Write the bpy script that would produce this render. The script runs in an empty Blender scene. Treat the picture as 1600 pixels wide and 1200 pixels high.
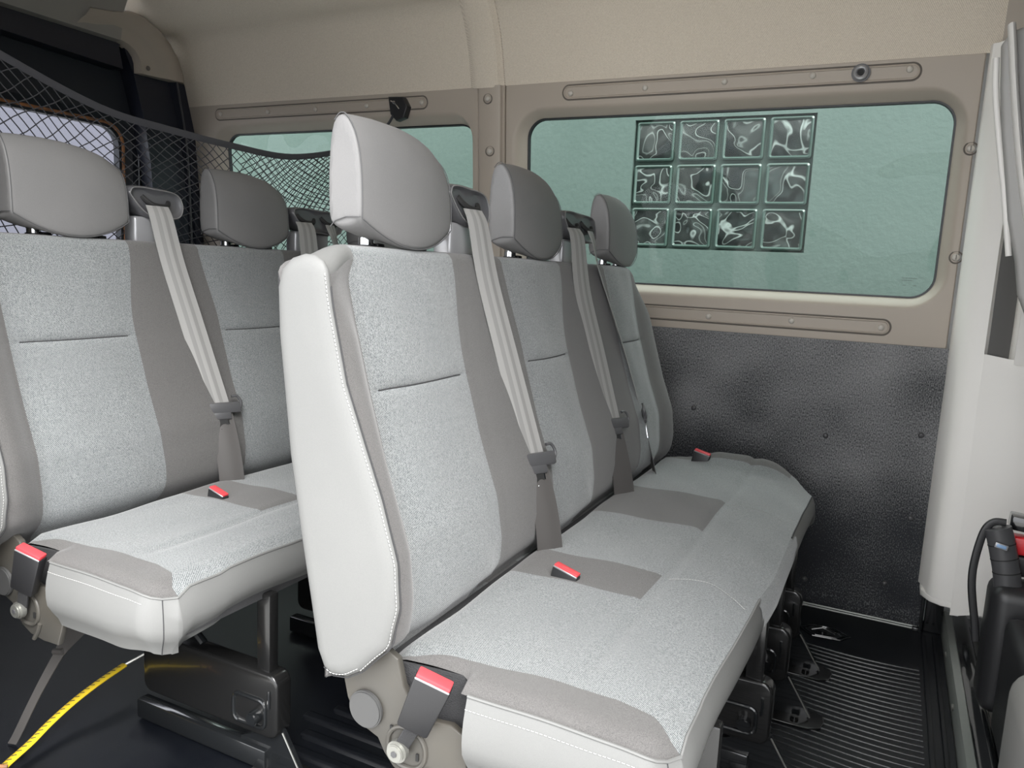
import bpy, bmesh, math, random
from mathutils import Vector, Matrix
random.seed(7)
PI = math.pi
sc = bpy.context.scene
COL = sc.collection

# ------------------------------------------------------------------ camera
def setup_camera():
    cx, cy, cz = 0.6319, -0.9033, 0.9558
    yaw, pitch, roll, f = -0.4536, -0.1466, 0.0481, 1205.675
    fwd = Vector((math.sin(yaw)*math.cos(pitch), math.cos(yaw)*math.cos(pitch), math.sin(pitch)))
    r = fwd.cross(Vector((0, 0, 1))).normalized()
    u = r.cross(fwd)
    c, s = math.cos(roll), math.sin(roll)
    r2 = r*c + u*s
    u2 = u*c - r*s
    cam = bpy.data.cameras.new('camera')
    cam.sensor_width = 36
    cam.lens = f/1600*36
    cam.clip_start = 0.01
    o = bpy.data.objects.new('camera', cam)
    COL.objects.link(o)
    m = Matrix((r2, u2, -fwd)).transposed().to_4x4()
    m.translation = Vector((cx, cy, cz))
    o.matrix_world = m
    sc.camera = o
setup_camera()
sc.view_settings.view_transform = 'Standard'
sc.view_settings.look = 'None'
sc.view_settings.gamma = 1
sc.view_settings.use_curve_mapping = False
sc.view_settings.exposure = 0.95

# ------------------------------------------------------------------ sky: bright overcast
W = bpy.data.worlds.new('overcast')
sc.world = W
W.use_nodes = True
nt = W.node_tree
nt.nodes.clear()
out = nt.nodes.new('ShaderNodeOutputWorld')
bg = nt.nodes.new('ShaderNodeBackground')
tc = nt.nodes.new('ShaderNodeTexCoord')
sep = nt.nodes.new('ShaderNodeSeparateXYZ')
ramp = nt.nodes.new('ShaderNodeValToRGB')
ramp.color_ramp.elements[0].position = 0.0
ramp.color_ramp.elements[0].color = (0.75, 0.77, 0.80, 1)
ramp.color_ramp.elements[1].position = 0.7
ramp.color_ramp.elements[1].color = (1.0, 1.0, 1.0, 1)
nt.links.new(tc.outputs['Generated'], sep.inputs[0])
nt.links.new(sep.outputs['Z'], ramp.inputs[0])
nt.links.new(ramp.outputs[0], bg.inputs[0])
bg.inputs[1].default_value = 2.5
nt.links.new(bg.outputs[0], out.inputs[0])
sun = bpy.data.lights.new('hazy_sun', 'SUN')
sun.energy = 4.0
sun.angle = math.radians(34)
sun.color = (1, 0.99, 0.97)
so = bpy.data.objects.new('hazy_sun', sun)
COL.objects.link(so)
so.rotation_euler = Vector((0.50, -0.475, 0.725)).to_track_quat('Z', 'Y').to_euler()

# ------------------------------------------------------------------ materials
def mat(name, color, rough=0.6, metal=0.0, spec=0.5, noise=None, bump=None, sheen=0.0, coat=0.0, speck=None):
    m = bpy.data.materials.new(name)
    m.use_nodes = True
    n = m.node_tree.nodes
    l = m.node_tree.links
    b = n['Principled BSDF']
    b.inputs['Roughness'].default_value = rough
    b.inputs['Metallic'].default_value = metal
    b.inputs['Specular IOR Level'].default_value = spec
    b.inputs['Base Color'].default_value = (*color, 1)
    if sheen:
        b.inputs['Sheen Weight'].default_value = sheen
        b.inputs['Sheen Roughness'].default_value = 0.5
    if coat:
        b.inputs['Coat Weight'].default_value = coat
    t = n.new('ShaderNodeTexCoord')
    last = None
    if noise:
        for (scale, amt, col2) in noise:
            nz = n.new('ShaderNodeTexNoise')
            nz.inputs['Scale'].default_value = scale
            nz.inputs['Detail'].default_value = 3
            l.new(t.outputs['Object'], nz.inputs['Vector'])
            r = n.new('ShaderNodeMapRange')
            r.inputs[1].default_value = 0.35
            r.inputs[2].default_value = 0.65
            r.inputs[4].default_value = amt
            l.new(nz.outputs[0], r.inputs[0])
            mx = n.new('ShaderNodeMix')
            mx.data_type = 'RGBA'
            l.new(r.outputs[0], mx.inputs[0])
            if last is None:
                mx.inputs[6].default_value = (*color, 1)
            else:
                l.new(last, mx.inputs[6])
            mx.inputs[7].default_value = (*col2, 1)
            last = mx.outputs[2]
        l.new(last, b.inputs['Base Color'])
    if bump:
        scale, strength, dist = bump
        nz = n.new('ShaderNodeTexNoise')
        nz.inputs['Scale'].default_value = scale
        nz.inputs['Detail'].default_value = 4
        l.new(t.outputs['Object'], nz.inputs['Vector'])
        bp = n.new('ShaderNodeBump')
        bp.inputs['Strength'].default_value = strength
        bp.inputs['Distance'].default_value = dist
        l.new(nz.outputs[0], bp.inputs['Height'])
        l.new(bp.outputs[0], b.inputs['Normal'])
    return m

def weave_mat(name, c1, c2, scale, rough=0.9, sheen=0.3, wear=None):
    """two-tone tweed weave: fine crossed waves plus fibre noise"""
    m = mat(name, c1, rough, spec=0.25, sheen=sheen)
    n = m.node_tree.nodes
    l = m.node_tree.links
    b = n['Principled BSDF']
    t = n.new('ShaderNodeTexCoord')
    a = n.new('ShaderNodeTexNoise')
    a.inputs['Scale'].default_value = scale
    a.inputs['Detail'].default_value = 2
    a.inputs['Roughness'].default_value = 0.8
    l.new(t.outputs['Object'], a.inputs['Vector'])
    w1 = n.new('ShaderNodeTexWave')
    w1.wave_type = 'BANDS'
    w1.bands_direction = 'DIAGONAL'
    w1.inputs['Scale'].default_value = scale*0.45
    w1.inputs['Distortion'].default_value = 1.0
    l.new(t.outputs['Object'], w1.inputs['Vector'])
    ad = n.new('ShaderNodeMath')
    ad.operation = 'MULTIPLY_ADD'
    l.new(w1.outputs['Fac'], ad.inputs[0])
    ad.inputs[1].default_value = 0.35
    l.new(a.outputs[0], ad.inputs[2])
    r = n.new('ShaderNodeMapRange')
    r.inputs[1].default_value = 0.47
    r.inputs[2].default_value = 0.83
    l.new(ad.outputs[0], r.inputs[0])
    mx = n.new('ShaderNodeMix')
    mx.data_type = 'RGBA'
    mx.inputs[6].default_value = (*c1, 1)
    mx.inputs[7].default_value = (*c2, 1)
    l.new(r.outputs[0], mx.inputs[0])
    last = mx.outputs[2]
    if wear:
        z = n.new('ShaderNodeTexNoise')
        z.inputs['Scale'].default_value = 7
        z.inputs['Detail'].default_value = 4
        l.new(t.outputs['Object'], z.inputs['Vector'])
        rr = n.new('ShaderNodeMapRange')
        rr.inputs[1].default_value = 0.4
        rr.inputs[2].default_value = 0.7
        rr.inputs[4].default_value = 0.45
        l.new(z.outputs[0], rr.inputs[0])
        m2 = n.new('ShaderNodeMix')
        m2.data_type = 'RGBA'
        l.new(rr.outputs[0], m2.inputs[0])
        l.new(last, m2.inputs[6])
        m2.inputs[7].default_value = (*wear, 1)
        last = m2.outputs[2]
    l.new(last, b.inputs['Base Color'])
    bp = n.new('ShaderNodeBump')
    bp.inputs['Strength'].default_value = 0.35
    bp.inputs['Distance'].default_value = 0.0008
    l.new(ad.outputs[0], bp.inputs['Height'])
    l.new(bp.outputs[0], b.inputs['Normal'])
    return m

M = {}
M['tweed'] = weave_mat('seat_tweed_blue_grey', (0.040, 0.048, 0.053), (0.255, 0.265, 0.266), 430, wear=(0.142, 0.150, 0.153))
M['dark'] = weave_mat('seat_charcoal_cloth', (0.050, 0.0485, 0.048), (0.135, 0.130, 0.127), 900, sheen=0.2)
M['vinyl'] = mat('seat_side_grey_cloth', (0.150, 0.151, 0.147), 0.55, spec=0.35, noise=[(6, 0.5, (0.170, 0.171, 0.166)), (900, 0.4, (0.132, 0.133, 0.132))], bump=(1400, 0.25, 0.0006))
M['headcloth'] = mat('headrest_grey_cloth', (0.155, 0.152, 0.151), 0.55, spec=0.4, noise=[(9, 0.5, (0.132, 0.131, 0.131)), (800, 0.35, (0.180, 0.179, 0.179))], bump=(1300, 0.3, 0.0006))
M['velcro'] = mat('black_velcro', (0.035, 0.035, 0.037), 0.95, bump=(500, 0.8, 0.002))
M['cord'] = mat('dark_seam', (0.035, 0.035, 0.037), 0.9)
M['stitch'] = mat('pale_stitch_thread', (0.34, 0.34, 0.33), 0.7)
M['plastic'] = mat('black_plastic', (0.018, 0.018, 0.0195), 0.42, bump=(900, 0.15, 0.0005))
M['plastic_grey'] = mat('charcoal_plastic', (0.06, 0.06, 0.063), 0.38, bump=(900, 0.12, 0.0005))
M['neck'] = mat('satin_grey_plastic', (0.34, 0.34, 0.35), 0.3, metal=0.4)
M['hood'] = mat('satin_charcoal_plastic', (0.075, 0.075, 0.08), 0.3, spec=0.6)
M['pipe'] = mat('grey_piping', (0.075, 0.075, 0.077), 0.7)
M['gloss'] = mat('black_gloss_paint', (0.010, 0.011, 0.012), 0.16, coat=0.6, bump=(60, 0.12, 0.002))
M['olive'] = mat('dark_coated_steel', (0.010, 0.010, 0.010), 0.22, coat=0.3)
M['chrome'] = mat('chrome', (0.75, 0.76, 0.78), 0.12, metal=1.0)
M['bolt'] = mat('zinc_bolt', (0.28, 0.28, 0.26), 0.35, metal=0.7)
M['hinge'] = mat('hinge_cover_grey', (0.058, 0.055, 0.049), 0.42, noise=[(8, 0.6, (0.078, 0.068, 0.053))], bump=(300, 0.1, 0.0006))
M['capgrey'] = mat('hinge_cap_grey', (0.055, 0.055, 0.055), 0.4)
M['red'] = mat('red_buckle_button', (0.55, 0.05, 0.06), 0.35)
M['pink'] = mat('red_plastic', (0.75, 0.03, 0.04), 0.3)
M['trim'] = mat('beige_grey_trim', (0.40, 0.35, 0.295), 0.5, spec=0.4, bump=(700, 0.12, 0.0006))
M['trimdark'] = mat('trim_groove', (0.13, 0.115, 0.10), 0.7)
M['clip'] = mat('beige_trim_clip', (0.50, 0.47, 0.42), 0.35)
M['pillar'] = mat('pale_pillar_trim', (0.86, 0.84, 0.80), 0.5, noise=[(5, 0.4, (0.83, 0.81, 0.77))], bump=(500, 0.08, 0.0006))
M['headliner'] = weave_mat('headliner_cloth', (0.55, 0.485, 0.40), (0.70, 0.63, 0.53), 300, sheen=0.15)
M['ceil'] = mat('grey_ceiling_lining', (0.30, 0.285, 0.26), 0.85, bump=(500, 0.2, 0.001))
M['rubber'] = mat('black_rubber', (0.012, 0.013, 0.016), 0.45)
M['floor'] = mat('black_rubber_floor', (0.003, 0.0038, 0.006), 0.38, spec=0.35, noise=[(25, 0.35, (0.006, 0.007, 0.009))], bump=(900, 0.5, 0.0012))
M['rib'] = mat('floor_rib', (0.010, 0.011, 0.014), 0.2, spec=0.8, bump=(900, 0.4, 0.0008))
M['belt'] = mat('seat_belt_webbing', (0.25, 0.247, 0.24), 0.5, spec=0.4, bump=(1500, 0.3, 0.0004))
M['belt_dark'] = mat('seat_belt_webbing_dark', (0.085, 0.082, 0.078), 0.5, spec=0.4)
M['paint'] = mat('dark_blue_black_paint', (0.010, 0.012, 0.022), 0.35)
M['door'] = mat('rear_door_lining', (0.010, 0.013, 0.020), 0.6)
M['orange'] = mat('orange_rusty_edge', (0.42, 0.17, 0.06), 0.7, noise=[(30, 0.8, (0.10, 0.07, 0.05))])
M['yellow'] = mat('yellow_rope', (0.60, 0.42, 0.015), 0.6)
M['black'] = mat('black_thread', (0.01, 0.01, 0.01), 0.7)
M['net'] = mat('net_cord', (0.060, 0.060, 0.068), 0.8)
M['metal'] = mat('aluminium_strip', (0.24, 0.255, 0.24), 0.4, metal=0.4)
M['pave'] = mat('grey_paving', (0.42, 0.42, 0.41), 0.9, noise=[(3, 0.5, (0.36, 0.36, 0.35))])
M['whitepaint'] = mat('white_van_paint', (0.75, 0.76, 0.77), 0.3)
M['sky_grey'] = mat('pale_render', (0.095, 0.096, 0.112), 0.9)
M['seatshell'] = mat('seat_shell_grey', (0.25, 0.245, 0.235), 0.5)
M['palerim'] = mat('pale_shell_rim', (0.60, 0.585, 0.56), 0.45)
M['blue'] = mat('pale_blue_sticker', (0.20, 0.32, 0.50), 0.3)

def carpet():
    m = mat('worn_grey_side_carpet', (0.03, 0.032, 0.035), 0.8)
    n = m.node_tree.nodes
    l = m.node_tree.links
    b = n['Principled BSDF']
    t = n.new('ShaderNodeTexCoord')
    a = n.new('ShaderNodeTexNoise')
    a.inputs['Scale'].default_value = 1.3
    a.inputs['Detail'].default_value = 3
    a.inputs['Roughness'].default_value = 0.65
    f = n.new('ShaderNodeTexNoise')
    f.inputs['Scale'].default_value = 420
    f.inputs['Detail'].default_value = 4
    mp = n.new('ShaderNodeMapping')
    mp.inputs['Scale'].default_value = (1, 1, 0.45)
    l.new(t.outputs['Object'], mp.inputs[0])
    l.new(mp.outputs[0], f.inputs['Vector'])
    l.new(t.outputs['Object'], a.inputs['Vector'])
    mu = n.new('ShaderNodeMath')
    mu.operation = 'MULTIPLY_ADD'
    l.new(f.outputs[0], mu.inputs[0])
    mu.inputs[1].default_value = 0.9
    l.new(a.outputs[0], mu.inputs[2])
    r = n.new('ShaderNodeMapRange')
    r.inputs[1].default_value = 0.80
    r.inputs[2].default_value = 1.15
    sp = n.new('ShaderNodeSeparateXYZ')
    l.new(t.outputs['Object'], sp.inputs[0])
    sc_ = n.new('ShaderNodeMapRange')          # scuffed lining, lighter towards the top
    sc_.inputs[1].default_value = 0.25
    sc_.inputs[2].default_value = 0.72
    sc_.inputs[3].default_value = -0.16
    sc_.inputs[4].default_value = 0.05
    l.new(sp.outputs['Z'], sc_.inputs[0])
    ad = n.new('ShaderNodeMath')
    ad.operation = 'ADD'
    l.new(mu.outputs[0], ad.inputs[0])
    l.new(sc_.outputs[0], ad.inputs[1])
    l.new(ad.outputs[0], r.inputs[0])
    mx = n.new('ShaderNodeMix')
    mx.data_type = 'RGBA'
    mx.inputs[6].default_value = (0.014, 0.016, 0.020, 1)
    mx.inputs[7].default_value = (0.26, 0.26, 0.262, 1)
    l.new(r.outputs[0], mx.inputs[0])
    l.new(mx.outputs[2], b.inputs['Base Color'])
    bp = n.new('ShaderNodeBump')
    bp.inputs['Strength'].default_value = 0.5
    bp.inputs['Distance'].default_value = 0.001
    l.new(f.outputs[0], bp.inputs['Height'])
    l.new(bp.outputs[0], b.inputs['Normal'])
    return m
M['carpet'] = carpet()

def pane_mat(name, tint, warp):
    """tinted car glass: coloured transmission with a fresnel reflection, slightly wavy"""
    m = bpy.data.materials.new(name)
    m.use_nodes = True
    n = m.node_tree.nodes
    l = m.node_tree.links
    n.clear()
    o = n.new('ShaderNodeOutputMaterial')
    tr = n.new('ShaderNodeBsdfTransparent')
    tr.inputs[0].default_value = (*tint, 1)
    gl = n.new('ShaderNodeBsdfGlossy')
    gl.inputs['Roughness'].default_value = 0.02
    fr = n.new('ShaderNodeFresnel')
    fr.inputs[0].default_value = 1.27
    t = n.new('ShaderNodeTexCoord')
    nz = n.new('ShaderNodeTexNoise')
    nz.inputs['Scale'].default_value = 3.0
    nz.inputs['Detail'].default_value = 1
    bp = n.new('ShaderNodeBump')
    bp.inputs['Strength'].default_value = warp
    bp.inputs['Distance'].default_value = 0.10
    mx = n.new('ShaderNodeMixShader')
    l.new(t.outputs['Object'], nz.inputs['Vector'])
    l.new(nz.outputs[0], bp.inputs['Height'])
    l.new(bp.outputs[0], gl.inputs['Normal'])
    ge = n.new('ShaderNodeNewGeometry')
    inv = n.new('ShaderNodeMath')
    inv.operation = 'SUBTRACT'
    inv.inputs[0].default_value = 1.0
    l.new(ge.outputs['Backfacing'], inv.inputs[1])
    mu = n.new('ShaderNodeMath')
    mu.operation = 'MULTIPLY'
    l.new(fr.outputs[0], mu.inputs[0])
    l.new(inv.outputs[0], mu.inputs[1])
    l.new(mu.outputs[0], mx.inputs[0])
    l.new(tr.outputs[0], mx.inputs[1])
    l.new(gl.outputs[0], mx.inputs[2])
    l.new(mx.outputs[0], o.inputs[0])
    return m
M['pane'] = pane_mat('green_tinted_car_glass', (0.88, 0.95, 0.925), 0.5)
M['pane_rear'] = pane_mat('tinted_rear_glass', (0.86, 0.87, 0.90), 0.1)

def wall_green():
    m = mat('green_rendered_wall', (0.070, 0.094, 0.086), 0.85, noise=[(4, 0.6, (0.082, 0.106, 0.098)), (60, 0.35, (0.056, 0.076, 0.070))], bump=(45, 0.2, 0.01))
    return m
M['green'] = wall_green()

def block_mat():
    """wavy pressed glass: dark room behind and light on the waves painted in as pale streaks"""
    m = mat('wavy_glass_block', (0.02, 0.025, 0.028), 0.10, spec=0.2)
    n = m.node_tree.nodes
    l = m.node_tree.links
    b = n['Principled BSDF']
    t = n.new('ShaderNodeNewGeometry')
    z = n.new('ShaderNodeTexNoise')
    z.inputs['Scale'].default_value = 10
    z.inputs['Detail'].default_value = 0.0
    z.inputs['Distortion'].default_value = 0.6
    l.new(t.outputs['Position'], z.inputs['Vector'])
    bp = n.new('ShaderNodeBump')
    bp.inputs['Strength'].default_value = 0.6
    bp.inputs['Distance'].default_value = 0.04
    l.new(z.outputs[0], bp.inputs['Height'])
    l.new(bp.outputs[0], b.inputs['Normal'])
    w = n.new('ShaderNodeTexNoise')
    w.inputs['Scale'].default_value = 9
    w.inputs['Detail'].default_value = 0.5
    w.inputs['Distortion'].default_value = 1.2
    l.new(t.outputs['Position'], w.inputs['Vector'])
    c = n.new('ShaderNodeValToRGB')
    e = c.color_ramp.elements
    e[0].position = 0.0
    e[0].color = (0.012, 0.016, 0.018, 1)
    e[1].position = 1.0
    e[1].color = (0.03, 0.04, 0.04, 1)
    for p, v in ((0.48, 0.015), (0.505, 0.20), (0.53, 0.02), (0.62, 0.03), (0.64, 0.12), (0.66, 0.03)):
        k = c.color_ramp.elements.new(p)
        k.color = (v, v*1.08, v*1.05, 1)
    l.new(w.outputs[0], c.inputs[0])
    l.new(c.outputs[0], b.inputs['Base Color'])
    return m
M['block'] = block_mat()
M['blockrim'] = mat('green_glass_rim', (0.045, 0.068, 0.06), 0.15, spec=0.45)
M['mortar'] = mat('green_painted_mortar', (0.08, 0.105, 0.095), 0.8)

# ------------------------------------------------------------------ helpers
def obj(name, bm, mats, parent=None, smooth=True, kind=None, autosmooth=None):
    me = bpy.data.meshes.new(name)
    if parent is not None:
        off = origin(parent)
        bmesh.ops.translate(bm, verts=bm.verts, vec=-off)
    bmesh.ops.recalc_face_normals(bm, faces=bm.faces)
    bm.to_mesh(me)
    bm.free()
    if not isinstance(mats, (list, tuple)):
        mats = [mats]
    for m in mats:
        me.materials.append(m)
    if smooth:
        for p in me.polygons:
            p.use_smooth = True
        me.set_sharp_from_angle(angle=math.radians(autosmooth or 40))
    o = bpy.data.objects.new(name, me)
    COL.objects.link(o)
    if parent is not None:
        o.parent = parent
    if kind:
        o['kind'] = kind
    return o

def origin(o):
    v = Vector(o.location)
    p = o.parent
    while p:
        v += Vector(p.location)
        p = p.parent
    return v

def thing(name, label, cat, loc, group=None):
    o = bpy.data.objects.new(name, None)
    o.empty_display_size = 0.05
    COL.objects.link(o)
    o.location = loc
    o['label'] = label
    o['category'] = cat
    if group:
        o['group'] = group
    return o

def tag(o, label, cat, group=None):
    o['label'] = label
    o['category'] = cat
    if group:
        o['group'] = group
    return o

def lerp(a, b, t): return a+(b-a)*t

def interp(x, xs, ys):
    if x <= xs[0]: return ys[0]
    for i in range(1, len(xs)):
        if x <= xs[i]:
            return lerp(ys[i-1], ys[i], (x-xs[i-1])/(xs[i]-xs[i-1]))
    return ys[-1]

def sstep(a, b, x):
    t = max(0, min(1, (x-a)/(b-a)))
    return t*t*(3-2*t)

def grid(bm, pts, mi=None, close_u=False):
    """pts[i][j] -> quads; mi(i,j) gives the material index"""
    vs = [[bm.verts.new(p) for p in row] for row in pts]
    n = len(vs)
    for i in range(n-1 if not close_u else n):
        a, b = vs[i], vs[(i+1) % n]
        for j in range(len(a)-1):
            f = bm.faces.new((a[j], a[j+1], b[j+1], b[j]))
            if mi:
                f.material_index = mi(i, j)
    return vs

def thicken(bm, th):
    """turn an open sheet into a closed slab th thick"""
    bm.normal_update()
    old = list(bm.faces)
    be = [e for e in bm.edges if len(e.link_faces) == 1]
    mp = {}
    for v in list(bm.verts):
        mp[v] = bm.verts.new(v.co - v.normal*th)
    for f in old:
        g = bm.faces.new([mp[v] for v in reversed(f.verts)])
        g.material_index = f.material_index
    for e in be:
        a, b_ = e.verts
        try: bm.faces.new((a, b_, mp[b_], mp[a])).material_index = e.link_faces[0].material_index
        except ValueError: pass

def box(bm, a, b, bev=0.0, seg=2, mi=0):
    """axis-aligned box between corners a and b"""
    t = bmesh.new()
    bmesh.ops.create_cube(t, size=1)
    c = [(a[i]+b[i])/2 for i in range(3)]
    s = [abs(b[i]-a[i]) for i in range(3)]
    for v in t.verts:
        v.co = Vector((c[0]+v.co.x*s[0], c[1]+v.co.y*s[1], c[2]+v.co.z*s[2]))
    if bev:
        bmesh.ops.bevel(t, geom=t.edges[:], offset=bev, segments=seg, affect='EDGES', profile=0.5)
    for f in t.faces: f.material_index = mi
    add(bm, t)

def add(bm, t, mtx=None):
    if mtx is not None:
        bmesh.ops.transform(t, matrix=mtx, verts=t.verts)
    me = bpy.data.meshes.new('tmp')
    t.to_mesh(me)
    t.free()
    bm.from_mesh(me)
    bpy.data.meshes.remove(me)

def obox(bm, c, ax, ay, az, s, bev=0.0, seg=2, mi=0, taper=None):
    """oriented box: centre, three axes, sizes"""
    t = bmesh.new()
    bmesh.ops.create_cube(t, size=1)
    for v in t.verts:
        k = 1.0
        if taper and v.co.z < 0: k = taper
        v.co = Vector((v.co.x*s[0]*k, v.co.y*s[1]*k, v.co.z*s[2]))
    if bev:
        bmesh.ops.bevel(t, geom=t.edges[:], offset=bev, segments=seg, affect='EDGES', profile=0.5)
    for f in t.faces: f.material_index = mi
    m = Matrix((Vector(ax).normalized(), Vector(ay).normalized(), Vector(az).normalized())).transposed().to_4x4()
    m.translation = Vector(c)
    add(bm, t, m)

def tube(bm, path, r, n=8, closed=False, mi=0, flat=None, updir=None):
    """swept tube along points; flat=(a,b) gives elliptical section"""
    P = [Vector(p) for p in path]
    m = len(P)
    rings = []
    prev = None
    for i in range(m):
        if closed:
            d = (P[(i+1) % m]-P[i-1])
        else:
            d = P[min(i+1, m-1)]-P[max(i-1, 0)]
        if d.length < 1e-9: d = Vector((1, 0, 0))
        d.normalize()
        if updir is not None: u0 = Vector(updir)
        elif prev is None:
            u0 = Vector((0, 0, 1)) if abs(d.z) < 0.9 else Vector((1, 0, 0))
        else: u0 = prev
        s = d.cross(u0)
        if s.length < 1e-6: s = d.orthogonal()
        s.normalize()
        u = s.cross(d)
        prev = u
        rr = r[i] if isinstance(r, (list, tuple)) else r
        a, b = (rr, rr) if not flat else flat
        rings.append([bm.verts.new(P[i]+s*a*math.cos(2*PI*k/n)+u*b*math.sin(2*PI*k/n)) for k in range(n)])
    for i in range(m if closed else m-1):
        A, B = rings[i], rings[(i+1) % m]
        for k in range(n):
            f = bm.faces.new((A[k], A[(k+1) % n], B[(k+1) % n], B[k]))
            f.material_index = mi
    if not closed:
        for R in (rings[0], rings[-1]):
            f = bm.faces.new(R)
            f.material_index = mi

def cyl(bm, c, axis, r, h, n=24, bev=0.0, mi=0, r2=None):
    t = bmesh.new()
    bmesh.ops.create_cone(t, cap_ends=True, segments=n, radius1=r, radius2=r if r2 is None else r2, depth=h)
    if bev:
        es = [e for e in t.edges if len(e.link_faces) == 2 and any(len(f.verts) > 4 for f in e.link_faces)]
        bmesh.ops.bevel(t, geom=es, offset=bev, segments=2, affect='EDGES')
    for f in t.faces: f.material_index = mi
    q = Vector(axis).normalized().to_track_quat('Z', 'Y')
    add(bm, t, Matrix.Translation(Vector(c)) @ q.to_matrix().to_4x4())

def dome(bm, c, axis, r, h, n=16, mi=0):
    """flattened dome button"""
    t = bmesh.new()
    bmesh.ops.create_uvsphere(t, u_segments=n, v_segments=8, radius=1)
    for v in t.verts: v.co = Vector((v.co.x*r, v.co.y*r, v.co.z*h))
    for f in t.faces: f.material_index = mi
    q = Vector(axis).normalized().to_track_quat('Z', 'Y')
    add(bm, t, Matrix.Translation(Vector(c)) @ q.to_matrix().to_4x4())

def prism(bm, poly, y0, y1, bev=0.0, mi=0, axis='y'):
    """extrude a polygon given in (x,z) between y0 and y1 (or (y,z) along x)"""
    t = bmesh.new()
    def P(a, b, w):
        return (a, w, b) if axis == 'y' else ((w, a, b) if axis == 'x' else (a, b, w))
    A = [t.verts.new(P(a, b, y0)) for a, b in poly]
    B = [t.verts.new(P(a, b, y1)) for a, b in poly]
    n = len(poly)
    t.faces.new(A)
    t.faces.new(B[::-1])
    for i in range(n):
        t.faces.new((A[i], A[(i+1) % n], B[(i+1) % n], B[i]))
    bmesh.ops.recalc_face_normals(t, faces=t.faces)
    if bev:
        es = [e for e in t.edges if abs((e.verts[0].co-e.verts[1].co).dot(Vector(P(0, 0, 1)))) < 1e-6]
        bmesh.ops.bevel(t, geom=es, offset=bev, segments=3, affect='EDGES', profile=0.5)
    for f in t.faces: f.material_index = mi
    add(bm, t)

def rrect(x0, x1, z0, z1, r, n=12):
    """rounded rectangle loop, 4*(n+1) + straight subdivisions, starts bottom-left going counter-clockwise"""
    pts = []
    cs = [(x1-r, z0+r, -PI/2), (x1-r, z1-r, 0), (x0+r, z1-r, PI/2), (x0+r, z0+r, PI)]
    for (cx, cz, a0) in cs:
        for k in range(n+1):
            a = a0+PI/2*k/n
            pts.append((cx+r*math.cos(a), cz+r*math.sin(a)))
    return pts

def smooth_path(pts, n=6):
    """Catmull-Rom through points"""
    P = [Vector(p) for p in pts]
    P = [P[0]*2-P[1]]+P+[P[-1]*2-P[-2]]
    out = []
    for i in range(1, len(P)-2):
        for k in range(n):
            t = k/n
            a, b, c, d = P[i-1], P[i], P[i+1], P[i+2]
            out.append(0.5*((2*b)+(c-a)*t+(2*a-5*b+4*c-d)*t*t+(3*b-a-3*c+d)*t**3))
    out.append(P[-2])
    return out

def stitches(bm, path, nrm, step=0.006, ln=0.0036, r=0.0006, mi=0):
    """short dashes following a path, lifted a little off the surface"""
    P = smooth_path(path, 10)
    acc = 0.0
    i = 0
    seg = []
    dist = [0]
    for a, b in zip(P[:-1], P[1:]): dist.append(dist[-1]+(b-a).length)
    def at(s):
        for k in range(1, len(dist)):
            if s <= dist[k]:
                t = (s-dist[k-1])/max(1e-9, dist[k]-dist[k-1])
                return P[k-1].lerp(P[k], t)
        return P[-1]
    s = 0
    n = Vector(nrm)
    while s+ln < dist[-1]:
        tube(bm, [at(s)+n*0.0006, at(s+ln/2)+n*0.0012, at(s+ln)+n*0.0006], r, 4, mi=mi)
        s += step

# slanted left side of the van: y of the inner skin at height z
def wy(z): return 1.51-0.09*(z-0.8)

# ------------------------------------------------------------------ setting: floor
bm = bmesh.new()
box(bm, (-2.2, -0.32, -0.05), (0.845, 1.56, 0.0))
floor = obj('floor', bm, M['floor'], kind='structure', smooth=False)
# fine wavy ribs in front of the seats (part of the rubber mat)
bm = bmesh.new()
k = 0
y = -0.20
while y < 1.23:
    blocks = []
    for fy in (0.56, 0.83, 1.07):
        if abs(y-fy) < 0.026: blocks.append(fy)
    x0 = 0.585 if blocks else 0.40
    path = []
    for q in range(15):
        x = lerp(x0, 0.785, q/14)
        path.append((x, y+0.012*math.sin((x-0.40)*11+y*1.5), 0.0))
    tube(bm, path, 0.0035, 8, flat=(0.0022, 0.0024), updir=(0, 0, 1))
    y += 0.0225
obj('floor_rib', bm, M['rib'], floor)['kind'] = 'stuff'
# wide pressed ribs between the two rows
for i, (x0, x1, y0) in enumerate(((-0.36, -0.06, 0.335), (-0.40, -0.05, 0.285), (-0.36, 0.10, 0.232), (-0.36, 0.12, 0.18), (-0.34, 0.12, 0.128), (-0.34, 0.12, 0.076), (-0.30, 0.12, 0.024), (-0.30, 0.12, -0.03), (-0.30, 0.12, -0.08))):
    bm = bmesh.new()
    lp = rrect(x0, x1, y0-0.016, y0+0.016, 0.0155, 6)
    rings = []
    for s, h in ((0, 0.0), (0.003, 0.004), (0.007, 0.006)):
        rings.append([(min(max(a, x0+s), x1-s), min(max(b, y0-0.016+s), y0+0.016-s), h) for a, b in lp])
    vs = [[bm.verts.new(p) for p in r] for r in rings]
    n = len(lp)
    for a, b in zip(vs[:-1], vs[1:]):
        for q in range(n):
            try: bm.faces.new((a[q], a[(q+1) % n], b[(q+1) % n], b[q]))
            except ValueError: pass
    bm.faces.new(vs[-1])
    obj('pressed_rib', bm, M['floor'], floor)
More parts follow.
